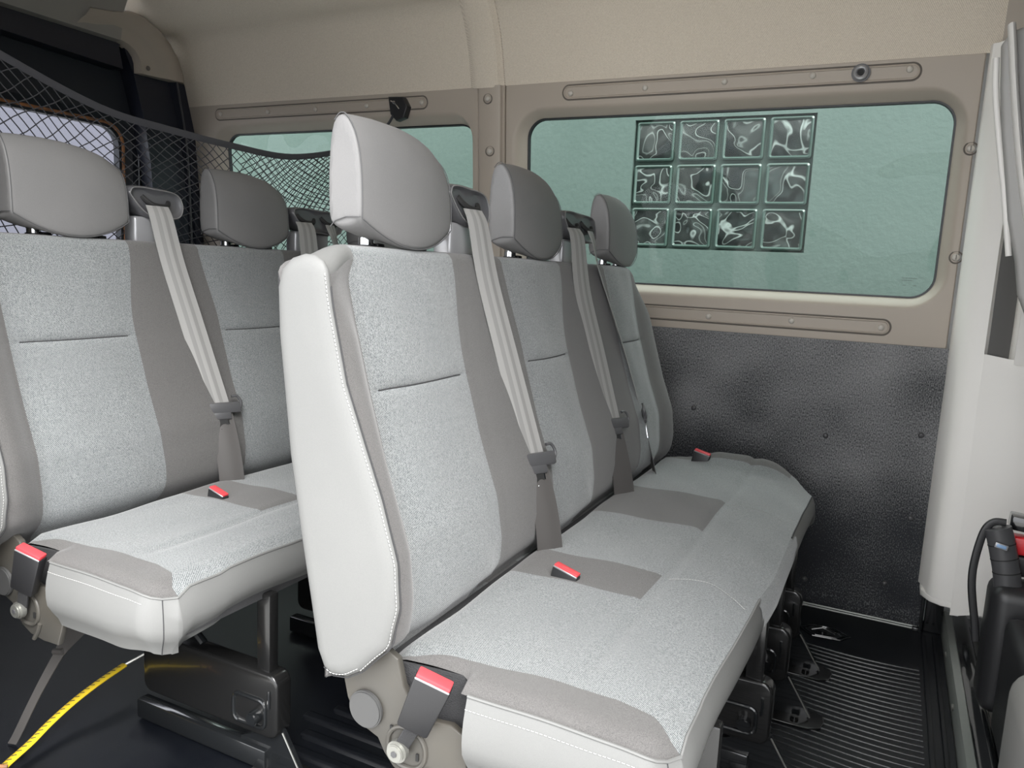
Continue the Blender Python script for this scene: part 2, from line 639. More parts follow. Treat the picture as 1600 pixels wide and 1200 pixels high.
# flat strips at the edges of the mat and the anchor cup
bm = bmesh.new()
box(bm, (0.795, -0.3, 0.0), (0.806, 1.45, 0.004), 0.0015)
box(bm, (0.822, -0.3, 0.0), (0.832, 1.45, 0.006), 0.002)
obj('mat_edge_bead', bm, M['floor'], floor)
bm = bmesh.new()
lp = [(0.488, 1.312), (0.515, 1.345), (0.575, 1.352), (0.618, 1.318), (0.595, 1.283), (0.525, 1.275)]
for s, r in ((1.0, 0.0025), (0.78, 0.002)):
    cx, cy = 0.553, 1.314
    tube(bm, [(cx+(a-cx)*s, cy+(b-cy)*s, 0.002) for a, b in lp], r, 6, closed=True)
prism(bm, [(0.553+(a-0.553)*0.76, 1.314+(b-1.314)*0.76) for a, b in lp], 0.0, 0.0012, axis='z')
cyl(bm, (0.548, 1.315, 0.003), (0, 0, 1), 0.012, 0.006, 12)
tube(bm, [(0.52, 1.31, 0.004), (0.548, 1.318, 0.012), (0.58, 1.31, 0.004)], 0.002, 6)
obj('floor_anchor', bm, M['gloss'], floor)

# sill strip and step towards the cab
bm = bmesh.new()
prism(bm, [(0.848, -0.05), (0.848, 0.035), (0.853, 0.042), (0.870, 0.042), (0.874, 0.036), (0.874, -0.05)], -0.3, 1.56)
t1 = obj('trim_1', bm, M['metal'], kind='structure')
bm = bmesh.new()
for yy in (0.74, 1.02, 1.30):
    dome(bm, (0.846, yy, 0.022), (-1, 0, 0), 0.008, 0.004)
obj('rivet', bm, M['bolt'], t1)
bm = bmesh.new()
pr = [(0.874, -0.05), (0.874, 0.034)]
for xa in (0.90, 0.945, 0.99, 1.04):
    pr += [(xa-0.012, 0.034), (xa-0.006, 0.044), (xa+0.006, 0.044), (xa+0.012, 0.034)]
pr += [(2.4, 0.034), (2.4, -0.05)]
prism(bm, pr, -0.3, 1.56)
obj('trim_2', bm, M['gloss'], kind='structure', autosmooth=60)

# ------------------------------------------------------------------ setting: left wall
# lower wall with worn carpet-like lining
bm = bmesh.new()
rows = []
for z in [0.0, 0.02, 0.05, 0.2, 0.4, 0.6, 0.8]:
    rows.append([(x, (1.50 if z > 0.03 else 1.497), z) for x in [-2.05+0.1*i for i in range(29)]+[0.795]])
grid(bm, rows)
# give the lining its thickness
thicken(bm, 0.012)
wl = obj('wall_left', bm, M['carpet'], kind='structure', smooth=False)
for (x, z) in ((0.10, 0.555), (0.49, 0.52), (0.735, 0.555), (0.735, 0.315), (0.475, 0.075), (0.69, 0.11), (-0.3, 0.3), (-0.9, 0.5)):
    bm = bmesh.new()
    dome(bm, (x, 1.498, z), (0, -1, 0), 0.008, 0.005)
    obj('push_rivet', bm, M['plastic_grey'], wl)
# twin metal seam strips where the lining meets the floor
bm = bmesh.new()
tube(bm, [(-1.9, 1.487, 0.006), (0.785, 1.487, 0.006)], 0.0035, 6)
tube(bm, [(-1.9, 1.478, 0.003), (0.778, 1.478, 0.003)], 0.003, 6)
obj('baseboard_left', bm, M['metal'], kind='structure')
bm = bmesh.new()
box(bm, (0.772, 1.462, 0.0), (0.792, 1.478, 0.012), 0.002)
box(bm, (0.787, 1.46, 0.0), (0.796, 1.515, 0.30), 0.002)
box(bm, (0.80, 1.48, 0.0), (0.845, 1.52, 0.25), 0.003)
obj('trim_3', bm, M['gloss'], kind='structure')

def window_panel(name, xa, xb, rec, gl):
    """moulded window surround: flat face, rounded recess, step down to the glass"""
    bm = bmesh.new()
    def loop(x0, x1, z0, z1, r, d):
        return [(x, wy(z)+d, z) for x, z in rrect(x0, x1, z0, z1, r, 10)]
    rx0, rx1, rz0, rz1, rr = rec
    gx0, gx1, gz0, gz1, gr = gl
    L = [loop(xa, xb, 0.797, 1.553, 0.004, 0.030),
         loop(xa, xb, 0.797, 1.553, 0.004, 0.004),
         loop(xa+0.003, xb-0.003, 0.800, 1.550, 0.004, 0.0),
         loop(rx0-0.004, rx1+0.004, rz0-0.004, rz1+0.004, rr+0.004, 0.0),
         loop(rx0, rx1, rz0, rz1, rr, 0.0012)]
    for k in range(1, 9):
        t = k/8
        e = t
        L.append(loop(lerp(rx0, gx0, e), lerp(rx1, gx1, e), lerp(rz0, gz0, e), lerp(rz1, gz1, e), lerp(rr, gr, e), 0.0012+0.040*(1-math.cos(t*PI/2))**0.8))
    L.append(loop(gx0, gx1, gz0, gz1, gr, 0.055))
    vs = [[bm.verts.new(p) for p in l] for l in L]
    n = len(L[0])
    for a, b in zip(vs[:-1], vs[1:]):
        for i in range(n):
            bm.faces.new((a[i], a[(i+1) % n], b[(i+1) % n], b[i]))
    return obj(name, bm, M['trim'], kind='structure', autosmooth=35)

def capsule(parent, x0, x1, z, h):
    """raised capsule strip with its dark groove"""
    bm = bmesh.new()
    lp = rrect(x0, x1, z-h, z+h, h*0.98, 8)
    tube(bm, [(x, wy(zz)-0.0005, zz) for x, zz in lp], 0.0030, 6, closed=True, mi=0)
    lp2 = rrect(x0-0.005, x1+0.005, z-h-0.005, z+h+0.005, (h+0.005)*0.98, 8)
    tube(bm, [(x, wy(zz)+0.0015, zz) for x, zz in lp2], 0.0030, 6, closed=True, mi=1)
    obj('rail_embossing', bm, [M['trim'], M['trimdark']], parent)

def clips(parent, pts, r=0.0088, ring=False):
    for (x, z) in pts:
        bm = bmesh.new()
        dome(bm, (x, wy(z)-0.001, z), (0, -1, -0.09), r, 0.006)
        if ring:
            tube(bm, [(x+r*1.55*math.cos(a), wy(z)+0.0005, z+r*1.55*math.sin(a)) for a in [2*PI*k/20 for k in range(20)]], 0.0022, 6, closed=True, mi=1)
        obj('trim_clip', bm, [M['clip'], M['trimdark']], parent)

wp2 = window_panel('trim_4', -0.587, 0.770, (-0.560, 0.752, 0.900, 1.478, 0.105), (-0.523, 0.724, 0.930, 1.452, 0.062))
capsule(wp2, -0.378, 0.622, 1.518, 0.017)
clips(wp2, [(-0.356, 1.515), (-0.114, 1.518), (0.122, 1.521), (0.361, 1.523), (0.600, 1.524)])
capsule(wp2, -0.50, 0.622, 0.846, 0.017)
clips(wp2, [(-0.12, 0.842), (0.120, 0.843), (0.363, 0.847), (0.603, 0.845)])
clips(wp2, [(0.763, 1.322), (0.763, 1.045)], r=0.010, ring=True)
for (x, z) in ((0.763, 1.322), (0.763, 1.045)):
    bm = bmesh.new()
    box(bm, (x-0.001, wy(z)-0.0085, z-0.006), (x+0.001, wy(z)-0.0065, z+0.006))
    obj('screw_slot', bm, M['trimdark'], wp2)
wp1 = window_panel('trim_5', -2.045, -0.690, (-1.930, -0.712, 0.900, 1.478, 0.095), (-1.882, -0.748+0.03, 0.930, 1.446, 0.062))
capsule(wp1, -1.89, -0.895, 1.515, 0.016)
clips(wp1, [(-1.866, 1.517), (-1.617, 1.514), (-1.383, 1.513), (-1.148, 1.515), (-0.913, 1.514)])
# centre pillar cover
bm = bmesh.new()
prof = [(-0.690, 0.020), (-0.690, 0.002), (-0.684, -0.006), (-0.672, -0.010), (-0.612, -0.010), (-0.604, -0.006), (-0.600, 0.004), (-0.592, 0.004), (-0.588, -0.002), (-0.587, 0.020)]
grid(bm, [[(x, wy(z)+d, z) for x, d in prof] for z in (0.797, 1.0, 1.25, 1.553)])
pc = obj('trim_6', bm, M['trim'], kind='structure', autosmooth=30)
for (x, z) in ((-0.648, 1.512), (-0.640, 1.346)):
    bm = bmesh.new()
    dome(bm, (x, wy(z)-0.011, z), (0, -1, -0.09), 0.0095, 0.007)
    tube(bm, [(x+0.0155*math.cos(a), wy(z)-0.0095, z+0.0155*math.sin(a)) for a in [2*PI*k/24 for k in range(24)]], 0.0022, 6, closed=True, mi=1)
    obj('trim_clip', bm, [M['clip'], M['trimdark']], pc)

def side_window(name, x0, x1, z0, z1, r, pane):
    bm = bmesh.new()
    A = [(x, wy(z)+0.046, z) for x, z in rrect(x0-0.012, x1+0.012, z0-0.012, z1+0.012, r+0.012, 10)]
    B = [(x, wy(z)+0.040, z) for x, z in rrect(x0-0.004, x1+0.004, z0-0.004, z1+0.004, r+0.003, 10)]
    C = [(x, wy(z)+0.041, z) for x, z in rrect(x0+0.004, x1-0.004, z0+0.004, z1-0.004, r-0.003, 10)]
    D = [(x, wy(z)+0.054, z) for x, z in rrect(x0+0.005, x1-0.005, z0+0.005, z1-0.005, r-0.004, 10)]
    vs = [[bm.verts.new(p) for p in l] for l in (A, B, C, D)]
    n = len(A)
    for a, b in zip(vs[:-1], vs[1:]):
        for i in range(n):
            bm.faces.new((a[i], a[(i+1) % n], b[(i+1) % n], b[i]))
    w = obj(name, bm, M['rubber'], kind='structure')
    bm = bmesh.new()
    lp = rrect(x0, x1, z0, z1, r, 10)
    f = [bm.verts.new((x, wy(z)+0.050, z)) for x, z in lp]
    b = [bm.verts.new((x, wy(z)+0.054, z)) for x, z in lp]
    bm.faces.new(f)
    bm.faces.new(b[::-1])
    for i in range(n):
        bm.faces.new((f[i], f[(i+1) % n], b[(i+1) % n], b[i]))
    obj('glass_pane', bm, pane, w, smooth=False)
    return w
side_window('window_1', -0.523, 0.724, 0.930, 1.452, 0.062, M['pane'])
side_window('window_2', -1.882, -0.718, 0.930, 1.446, 0.062, M['pane'])
# small printed mark in the corner of the glass
bm = bmesh.new()
for (dx, dz, w) in ((0, 0, 0.040), (0, -0.006, 0.028), (0.004, -0.020, 0.008), (0.030, -0.020, 0.008)):
    box(bm, (0.640+dx, wy(0.98)+0.048, 0.985+dz), (0.640+dx+w, wy(0.98)+0.0485, 0.9862+dz))
obj('glass_marking', bm, M['rubber'], bpy.data.objects['window_1'], smooth=False)

# outer skin of the van's left side with the window openings (keeps light out)
bm = bmesh.new()
def wallrect(x0, x1, z0, z1):
    vs = [bm.verts.new((x, wy(z)+0.058, z)) for x, z in ((x0, z0), (x1, z0), (x1, z1), (x0, z1))]
    bm.faces.new(vs)
wallrect(-2.3, 2.4, -0.3, 0.92)
wallrect(-2.3, 1.05, 1.462, 2.1)
wallrect(-2.3, -1.895, 0.92, 1.462)
wallrect(-0.71, -0.53, 0.92, 1.462)
wallrect(0.732, 1.05, 0.92, 1.462)
thicken(bm, 0.008)
obj('wall_exterior_left', bm, M['whitepaint'], kind='structure', smooth=False)

# upper side lining and ceiling: one curved shell from the window trim to the other side
def shell_profile():
    pts = [(1.450, 1.553), (1.436, 1.60), (1.424, 1.65), (1.405, 1.70), (1.380, 1.75), (1.345, 1.80)]
    for k in range(1, 9):
        a = k/8*PI/2*0.92
        pts.append((1.345-0.20*(math.sin(a))-0.03*k/8, 1.80+0.14*(1-math.cos(a))+0.0))
    for k in range(1, 10):
        pts.append((lerp(pts[13][0], 0.0, k/9), lerp(pts[13][1], 1.975, math.sin(k/9*PI/2))))
    return pts
SP = shell_profile()
def lining(name, x0, x1, m, off=0.0, sub=12):
    bm = bmesh.new()
    rows = []
    for i in range(sub+1):
        x = lerp(x0, x1, i/sub)
        rows.append([(x, y-off*0.9, z-off*0.45) for y, z in SP])
    grid(bm, rows)
    thicken(bm, 0.006)
    return obj(name, bm, m, kind='structure', autosmooth=60)
lining('wall_upper_left', -0.588, 0.802, M['headliner'])
lining('wall_upper_rear_left', -2.06, -0.716, M['headliner'])
# rib cover over the body pillar between the two linings
bm = bmesh.new()
prof = [(-0.722, 0.006), (-0.716, -0.006), (-0.700, -0.016), (-0.680, -0.019), (-0.630, -0.019), (-0.610, -0.012), (-0.602, -0.002), (-0.596, 0.001), (-0.590, -0.003), (-0.586, 0.006)]
grid(bm, [[(x, y+d, z+d*0.4) for x, d in prof] for y, z in SP])
obj('trim_7', bm, M['headliner'], kind='structure', autosmooth=30)
# ceiling proper (flat middle, grey)
bm = bmesh.new()
grid(bm, [[(x, y, 1.975+0.0*x) for x in (-2.2, -1.0, 0.0, 1.0, 2.4)] for y in (1.2, 0.6, 0.0, -0.35)])
thicken(bm, 0.02)
obj('ceiling', bm, M['ceil'], kind='structure', smooth=False)
# dropped ceiling panel at the back with its rounded edge
bm = bmesh.new()
poly = [(-0.95, -0.3), (-0.95, 1.10)]
for k in range(9):
    a = k/8*PI/2
    poly.append((-1.62-0.28*math.sin(a)+0.0, 1.02+0.28*math.cos(a)))
poly += [(-1.95, 0.70), (-1.95, -0.3)]
prism(bm, poly, 1.905, 1.935, bev=0.010, axis='z')
obj('ceiling_panel', bm, M['ceil'], kind='structure')
# outer roof
bm = bmesh.new()
box(bm, (-2.35, -0.36, 2.02), (2.4, 1.45, 2.06))
obj('ceiling_roof', bm, M['whitepaint'], kind='structure', smooth=False)

# round bolt and black coat hook on the window trim
t = thing('anchor_ring', 'round grey threaded socket on the rail above the front side window', 'socket', (0.483, wy(1.521), 1.521))
bm = bmesh.new()
cyl(bm, (0.483, wy(1.521)-0.006, 1.521), (0, -1, -0.09), 0.0235, 0.012, 28, 0.004)
obj('washer', bm, M['plastic_grey'], t)
bm = bmesh.new()
tube(bm, [(0.483+0.014*math.cos(a), wy(1.521)-0.013, 1.521+0.014*math.sin(a)) for a in [2*PI*k/24 for k in range(24)]], 0.0055, 8, closed=True)
obj('collar', bm, M['neck'], t)
bm = bmesh.new()
cyl(bm, (0.483, wy(1.521)-0.014, 1.521), (0, -1, -0.09), 0.0075, 0.006, 16)
obj('bore', bm, M['black'], t)

t = thing('net_hook', 'black hook with a hanging strap on the rail above the rear side window', 'hook', (-1.0, wy(1.50), 1.50))
bm = bmesh.new()
prism(bm, [(-1.036, 1.535), (-0.975, 1.532), (-0.955, 1.500), (-0.968, 1.462), (-1.000, 1.452), (-1.025, 1.475)], wy(1.5)-0.030, wy(1.5), bev=0.004)
obj('bracket', bm, M['plastic'], t)
bm = bmesh.new()
tube(bm, [(-1.02, wy(1.5)-0.034, 1.518), (-1.0, wy(1.5)-0.040, 1.510), (-0.985, wy(1.5)-0.034, 1.49)], 0.003, 6)
dome(bm, (-1.010, wy(1.5)-0.030, 1.514), (0, -1, 0), 0.006, 0.004)
obj('clasp', bm, M['chrome'], t)
bm = bmesh.new()
tube(bm, smooth_path([(-1.01, wy(1.5)-0.032, 1.47), (-1.03, wy(1.5)-0.035, 1.44), (-1.06, wy(1.5)-0.045, 1.415), (-1.085, wy(1.5)-0.055, 1.39)]), 0.004, 8, flat=(0.008, 0.003))
obj('strap', bm, M['net'], t)

# ------------------------------------------------------------------ setting: rear end
bm = bmesh.new()
# body frame round the rear opening (dark), as a solid arch at x=-2.02..-2.08
def arch(off):
    return [(1.50-off, -0.02), (1.497-off, 0.8), (1.462-off, 1.30), (1.440-off, 1.45), (1.395-off, 1.62), (1.350-off, 1.72), (1.27-off*0.8, 1.79-off*0.5), (1.15, 1.83-off), (0.6, 1.85-off), (-0.35, 1.85-off)]
A, B = arch(0.0), arch(0.20)
rows = [[(-2.02, y+0.01, z) for y, z in A], [(-2.02, y-0.03, z) for y, z in A], [(-2.045, y-0.045, z) for y, z in A], [(-2.05, y, z) for y, z in B], [(-2.13, y, z) for y, z in B]]
grid(bm, rows)
wr = obj('wall_rear', bm, M['paint'], kind='structure', autosmooth=30)
bm = bmesh.new()
tube(bm, smooth_path([(-2.010, 1.43, 0.7), (-2.012, 1.415, 1.2), (-2.012, 1.402, 1.40), (-2.012, 1.365, 1.60), (-2.012, 1.35, 1.65)]), 0.004, 8)
obj('pillar_highlight', bm, M['plastic_grey'], wr)  # paler tube models the highlight line on the dark pillar
# beige corner cover
bm = bmesh.new()
ou = [(1.398, 1.628), (1.395, 1.66), (1.372, 1.715), (1.335, 1.765), (1.285, 1.805), (1.215, 1.835), (1.15, 1.835), (1.08, 1.815), (0.99, 1.80)]
inn = [(1.196, 1.625), (1.194, 1.66), (1.186, 1.682), (1.170, 1.70), (1.145, 1.712), (1.10, 1.722), (1.05, 1.724), (1.0, 1.722), (0.94, 1.720)]
rows = []
for t_, d in ((0, 0.0), (0.03, -0.020), (0.12, -0.036), (0.45, -0.034), (0.60, -0.020), (0.75, -0.014), (0.95, -0.010), (1, 0.01), (1, 0.035)):
    rows.append([(-2.03-d, lerp(a[0], b[0], t_), lerp(a[1], b[1], t_)) for a, b in zip(ou, inn)])
grid(bm, rows)
for r_ in (rows,):
    f = [bm.verts.new(rw[0]) for rw in rows]+[bm.verts.new((-2.06, 1.196, 1.625)), bm.verts.new((-2.06, 1.398, 1.628))]
    bm.faces.new(f)
cc = obj('trim_8', bm, M['trim'], kind='structure', autosmooth=50)
bm = bmesh.new()
dome(bm, (-2.008, 1.225, 1.648), (1, 0, 0), 0.009, 0.004)
obj('trim_clip', bm, M['trimdark'], cc)
# rear header strip under the ceiling
bm = bmesh.new()
grid(bm, [[(x, y, z) for y in (-0.35, 0.3, 0.69, 1.0, 1.12)] for x, z in ((-1.92, 1.915), (-1.96, 1.89), (-2.0, 1.82), (-2.02, 1.722), (-2.06, 1.715))])
obj('trim_9', bm, M['ceil'], kind='structure')
# left rear door with its window
bm = bmesh.new()
def door_loop(x0, x1, z0, z1, r, x): return [(x, a, b) for a, b in rrect(x0, x1, z0, z1, r, 8)]
L = [door_loop(0.45, 1.47, -0.02, 1.80, 0.10, -2.16), door_loop(0.45, 1.47, -0.02, 1.80, 0.10, -2.125), door_loop(0.47, 1.25, 0.02, 1.72, 0.08, -2.12),
     door_loop(0.50, 1.235, 0.78, 1.47, 0.09, -2.12), door_loop(0.512, 1.215, 0.80, 1.45, 0.085, -2.135), door_loop(0.53, 1.19, 0.83, 1.425, 0.07, -2.138), door_loop(0.53, 1.19, 0.83, 1.425, 0.07, -2.17)]
vs = [[bm.verts.new(p) for p in l] for l in L]
n = len(L[0])
for a, b in zip(vs[:-1], vs[1:]):
    for i in range(n): bm.faces.new((a[i], a[(i+1) % n], b[(i+1) % n], b[i]))
d1 = obj('door_1', bm, M['door'], kind='structure', autosmooth=30)
bm = bmesh.new()
lp = door_loop(0.518, 1.205, 0.812, 1.440, 0.08, -2.1335)
tube(bm, lp, 0.006, 6, closed=True)
obj('frame_edge', bm, M['orange'], d1)
bm = bmesh.new()
f = [bm.verts.new(p) for p in door_loop(0.526, 1.194, 0.826, 1.429, 0.07, -2.160)]
b = [bm.verts.new(p) for p in door_loop(0.526, 1.194, 0.826, 1.429, 0.07, -2.164)]
bm.faces.new(f); bm.faces.new(b[::-1])
for i in range(n): bm.faces.new((f[i], f[(i+1) % n], b[(i+1) % n], b[i]))
obj('glass_pane', bm, M['pane_rear'], d1, smooth=False)
bm = bmesh.new()
tube(bm, [(-2.115, 1.262, 0.9), (-2.115, 1.262, 1.70)], 0.006, 8)
dome(bm, (-2.108, 1.262, 1.50), (1, 0, 0), 0.006, 0.004)
obj('door_seal', bm, M['gloss'], d1)
# right rear door, closed, out of view for the most part
bm = bmesh.new()
box(bm, (-2.165, -0.36, -0.02), (-2.125, 0.445, 1.80), 0.02)
obj('door_2', bm, M['door'], kind='structure')

# ------------------------------------------------------------------ setting: right side with the open sliding-door aperture
bm = bmesh.new()
def rrectface(x0, x1, z0, z1):
    box(bm, (x0, -0.36, z0), (x1, -0.31, z1))
rrectface(-2.3, -0.62, -0.3, 2.02)
rrectface(-0.62, 0.92, 1.80, 2.02)
rrectface(-0.62, 0.92, -0.3, -0.02)
rrectface(0.92, 1.10, -0.3, 2.02)
obj('wall_right', bm, M['ceil'], kind='structure', smooth=False)
# unseen cab ends: windscreen and door glass closed solid to block light
bm = bmesh.new()
box(bm, (2.35, -0.36, -0.3), (2.42, 1.55, 2.02))
obj('cab_light_blocker', bm, M['door'], kind='structure', smooth=False)
bm = bmesh.new()
box(bm, (1.10, -0.36, -0.3), (2.4, -0.31, 2.02))
obj('blanked_cab_door', bm, M['whitepaint'], kind='structure', smooth=False)

# ------------------------------------------------------------------ B pillar cover at the cab, with belt
bm = bmesh.new()
# horizontal section of the cover, swept up the pillar
def psec(z):
    y0 = min(1.515, wy(z)+0.0)
    inset = 1.415 - 0.03*sstep(0.9, 0.15, z) - 0.05*max(0, z-0.8)
    zz = 0.0 + 0.010*sstep(0.95, 0.2, z)
    return [(0.778-zz*0.3, y0+0.02), (0.776-zz*0.3, y0-0.012), (0.780, y0-0.030), (0.792, inset+0.03), (0.806, inset+0.008), (0.824, inset), (0.850, inset-0.004)]
zs = [0.135+0.055*i for i in range(27)]
rows = []
for z in zs:
    s = psec(z)
    rows.append([(x, y, z) for x, y in s])
grid(bm, rows)
# broad lower panel in front of the slot, sloped top edge
low = []
for z in [0.10, 0.14, 0.2, 0.35, 0.5, 0.65, 0.74, 0.755]:
    inset = 1.415 - 0.03*sstep(0.9, 0.15, z)
    low.append([(x, inset-0.004-0.02*sstep(0.85, 1.05, x), z+(0.045*(1-(x-0.85)/0.30)*sstep(0.65, 0.755, z) if True else 0) + (0.02*sstep(0.85, 0.93, x) if z < 0.12 else 0)) for x in [0.850, 0.87, 0.90, 0.95, 1.0, 1.15, 1.4]])
grid(bm, low)
# right-hand stile beyond the slot
st = []
for z in [0.78, 1.0, 1.3, 1.56]:
    st.append([(x, 1.385-0.04*max(0, z-0.8), z) for x in (0.914, 0.93, 1.1, 1.4)])
grid(bm, st)
# slot back plate
bk = []
for z in [0.70, 1.0, 1.3, 1.56]:
    bk.append([(x, 1.46-0.04*max(0, z-0.8), z) for x in (0.845, 0.9, 0.95)])
grid(bm, bk)
thicken(bm, 0.003)
# bottom lip
prism(bm, [(0.779, 1.50), (0.779, 1.44), (0.80, 1.402), (0.826, 1.385), (0.86, 1.382), (1.3, 1.36), (1.3, 1.50)], 0.118, 0.135, bev=0.003, axis='z')
bp_ = obj('trim_10', bm, M['pillar'], kind='structure', autosmooth=50)
# upper lining beyond the pillar
lining('trim_11', 0.800, 2.4, M['trim'], off=0.004, sub=4)

t = thing('seat_belt', 'dark driver seat belt hanging in the slot of the pale door pillar', 'seat belt', (0.89, 1.42, 0.74))
bm = bmesh.new()
P = smooth_path([(0.882, 1.43, 0.70), (0.882, 1.420, 0.85), (0.882, 1.41, 1.1), (0.892, 1.39, 1.35), (0.90, 1.37, 1.6)])
rows = [[(p.x-0.024, p.y, p.z), (p.x, p.y-0.001, p.z), (p.x+0.024, p.y, p.z)] for p in P]
grid(bm, rows)
thicken(bm, 0.0016)
obj('webbing', bm, M['belt_dark'], t)

# ------------------------------------------------------------------ bench seats
def F(z):   # front of the backrest cushion at height z
    return interp(z, [0.395, 0.42, 0.46, 0.51, 0.58, 0.672, 0.781, 0.876, 0.944, 0.970], [0.060, 0.073, 0.081, 0.083, 0.073, 0.038, 0.004, -0.023, -0.040, -0.048])
def Bk(z):  # back shell
    return interp(z, [0.39, 0.50, 0.675, 0.86, 0.935, 0.965], [0.000, -0.021, -0.056, -0.079, -0.082, -0.085])
def SF(z):  # front seam of the side panel
    return interp(z, [0.405, 0.427, 0.473, 0.527, 0.586, 0.664, 0.726, 0.804, 0.899, 0.946], [0.03, 0.060, 0.103, 0.115, 0.110, 0.084, 0.058, 0.026, 0.002, -0.006])

YB = [(-0.132, 0), (-0.050, 0), (0.213, 1), (0.443, 0), (0.672, 1), (1.012, 0), (1.200, 1), (1.372, 0)]
def bound(k, z):
    b = [-0.132, -0.050, 0.212, 0.443, 0.662, 1.012, 1.190, 1.372][k]
    fl = sstep(0.80, 0.975, z)
    if k == 1: b += 0.028*sstep(0.93, 0.975, z)
    if k == 2: b += 0.026*fl
    if k == 3: b -= 0.020*fl
    if k == 4: b += 0.045*fl
    if k == 5: b -= 0.012*fl
    if k == 6: b += 0.035*fl + (-0.012)*sstep(0.6, 0.45, z)
    if k == 2: b += 0.006*sstep(0.6, 0.45, z)
    return b

def make_backrest(root):
    bm = bmesh.new()
    # height stations
    zz = []
    z = 0.400
    while z < 0.95:
        zz.append(z)
        z += 0.0125
    zz = [z for z in zz if abs(z-0.781) > 0.007]+[0.774, 0.7785, 0.781, 0.7835, 0.788, 0.952, 0.960]
    zz.sort()
    nsub = [6, 14, 12, 14, 14, 14, 10]
    ncol = sum(nsub)
    def col(c):
        k = 0
        while c > nsub[k] or (c == nsub[k] and k < 6):
            c -= nsub[k]
            k += 1
            if k > 6: return 6, 1.0
        return k, c/nsub[k]
    ZT = 0.978
    rows = []
    cm = []
    for c in range(ncol+1):
        k, t = col(c)
        cm.append(k)
    for z in zz:
        row = []
        for c in range(ncol+1):
            k, t = col(c)
            y = lerp(bound(k, z), bound(k+1, z), t)
            x = F(z)
            ins = k in (1, 3, 5)
            if ins:
                e = min(t, 1-t)
                x += 0.006*sstep(0.0, 0.35, e)-0.003*math.exp(-((e/0.04)**2))
                x -= 0.0045*math.exp(-(((z-0.781)/0.0035)**2))*sstep(0, 0.03, e)
                x += 0.0022*math.sin(z*31+y*17)*math.sin(y*23+1.3)*sstep(0.02, 0.2, e)
                # pulled cloth near the bottom corner
                x += 0.003*math.sin((z*1.0+y*0.8)*85)*sstep(0.56, 0.45, z)*sstep(0.55, 0.95, t)
            elif k == 0:
                # near bolster swells forward to the side seam
                x = lerp(SF(z)-0.004, F(z), sstep(0.0, 1.0, t)) + 0.012*math.sin(PI*min(1, t*1.1))*sstep(0.95, 0.85, z)
            elif k == 6:
                q = sstep(0, 1, t)
                x += 0.016*math.sin(PI*min(1, t/0.75))*sstep(0.97, 0.85, z) if t < 0.75 else 0
                x -= 0.075*max(0, (t-0.45)/0.55)**3
            else:
                e = min(t, 1-t)
                x -= 0.004*math.sin(PI*t) + 0.002*math.exp(-((e/0.05)**2))
                x += 0.0012*math.sin(z*26+k)*math.sin(PI*t)
            # bottom tucks in and top rounds over
            if z < 0.482: x -= min(0.030, 9*(0.482-z)**2)
            row.append((x, y, z))
        rows.append(row)
    # top: round from front to back
    top = []
    base = rows[-1]
    for q in range(1, 9):
        a = q/8*PI
        row = []
        for c, (x, y, z) in enumerate(base):
            xb = Bk(z)-0.004
            xc, rr = (x+xb)/2, (x-xb)/2
            h = 0.020
            drop = 0.028*sstep(-0.045, -0.135, y)+0.075*sstep(1.24, 1.372, y)**1.5
            row.append((xc+rr*math.cos(a), y, z+h*math.sin(a)))
        top.append(row)
    rows += top
    for z in (0.93, 0.86, 0.75, 0.66, 0.55, 0.45, 0.40):
        rows.append([(Bk(z)-0.02*(1-abs(2*(p[1]+0.13)/1.5-1)**6), p[1], z) for p in base])
    # lower the ends of the top edge so the outline rounds off
    out = []
    for r in rows:
        rr = []
        for (x, y, z) in r:
            k = sstep(0.80, 0.985, z)
            dz = -0.022*sstep(-0.03, -0.135, y)-0.085*sstep(1.20, 1.372, y)**1.6
            dy = -0.035*k*sstep(1.1, 1.372, y)
            low = sstep(0.52, 0.40, z)
            dy += -0.06*low*sstep(1.22, 1.372, y)
            rr.append((x, y+dy, z+dz*k))
        out.append(rr)
    def mi(i, j):
        k = cm[j]
        if k == 6 and j >= ncol: k = 6
        if k in (1, 3, 5) and i < len(zz)+2: return 1
        if k == 0 and (i >= len(zz)-1): return 2
        return 0
    vs = grid(bm, out, mi)
    # close far end and bottom
    n = len(out)
    bm.faces.new([vs[i][ncol] for i in range(n)])
    bm.faces.new([vs[i][0] for i in range(n)][::-1])
    bm.faces.new(vs[0][::-1]+vs[-1])
    br = obj('backrest', bm, [M['dark'], M['tweed'], M['vinyl']], root, autosmooth=50)
    iz = min(range(len(zz)), key=lambda q: abs(zz[q]-0.781))
    for kk in (1, 3, 5):
        pth = [Vector(out[iz][c])+Vector((0.0008, 0, 0)) for c in range(ncol+1) if cm[c] == kk][1:]
        b3 = bmesh.new()
        tube(b3, pth, 0.0011, 6)
        obj('insert_seam', b3, M['cord'], br)
    return br

def side_outline():
    fr = [(SF(z), z) for z in (0.427, 0.45, 0.473, 0.50, 0.527, 0.556, 0.586, 0.625, 0.664, 0.695, 0.726, 0.765, 0.804, 0.85, 0.899, 0.925, 0.946)]
    tp = [(-0.013, 0.957), (-0.026, 0.964), (-0.043, 0.965), (-0.064, 0.959), (-0.080, 0.945)]
    bk = [(Bk(z)-0.006, z) for z in (0.92, 0.86, 0.78, 0.70, 0.60, 0.50, 0.44)]
    bt = [(-0.004, 0.416), (0.012, 0.408), (0.036, 0.412)]
    return fr+tp+bk+bt

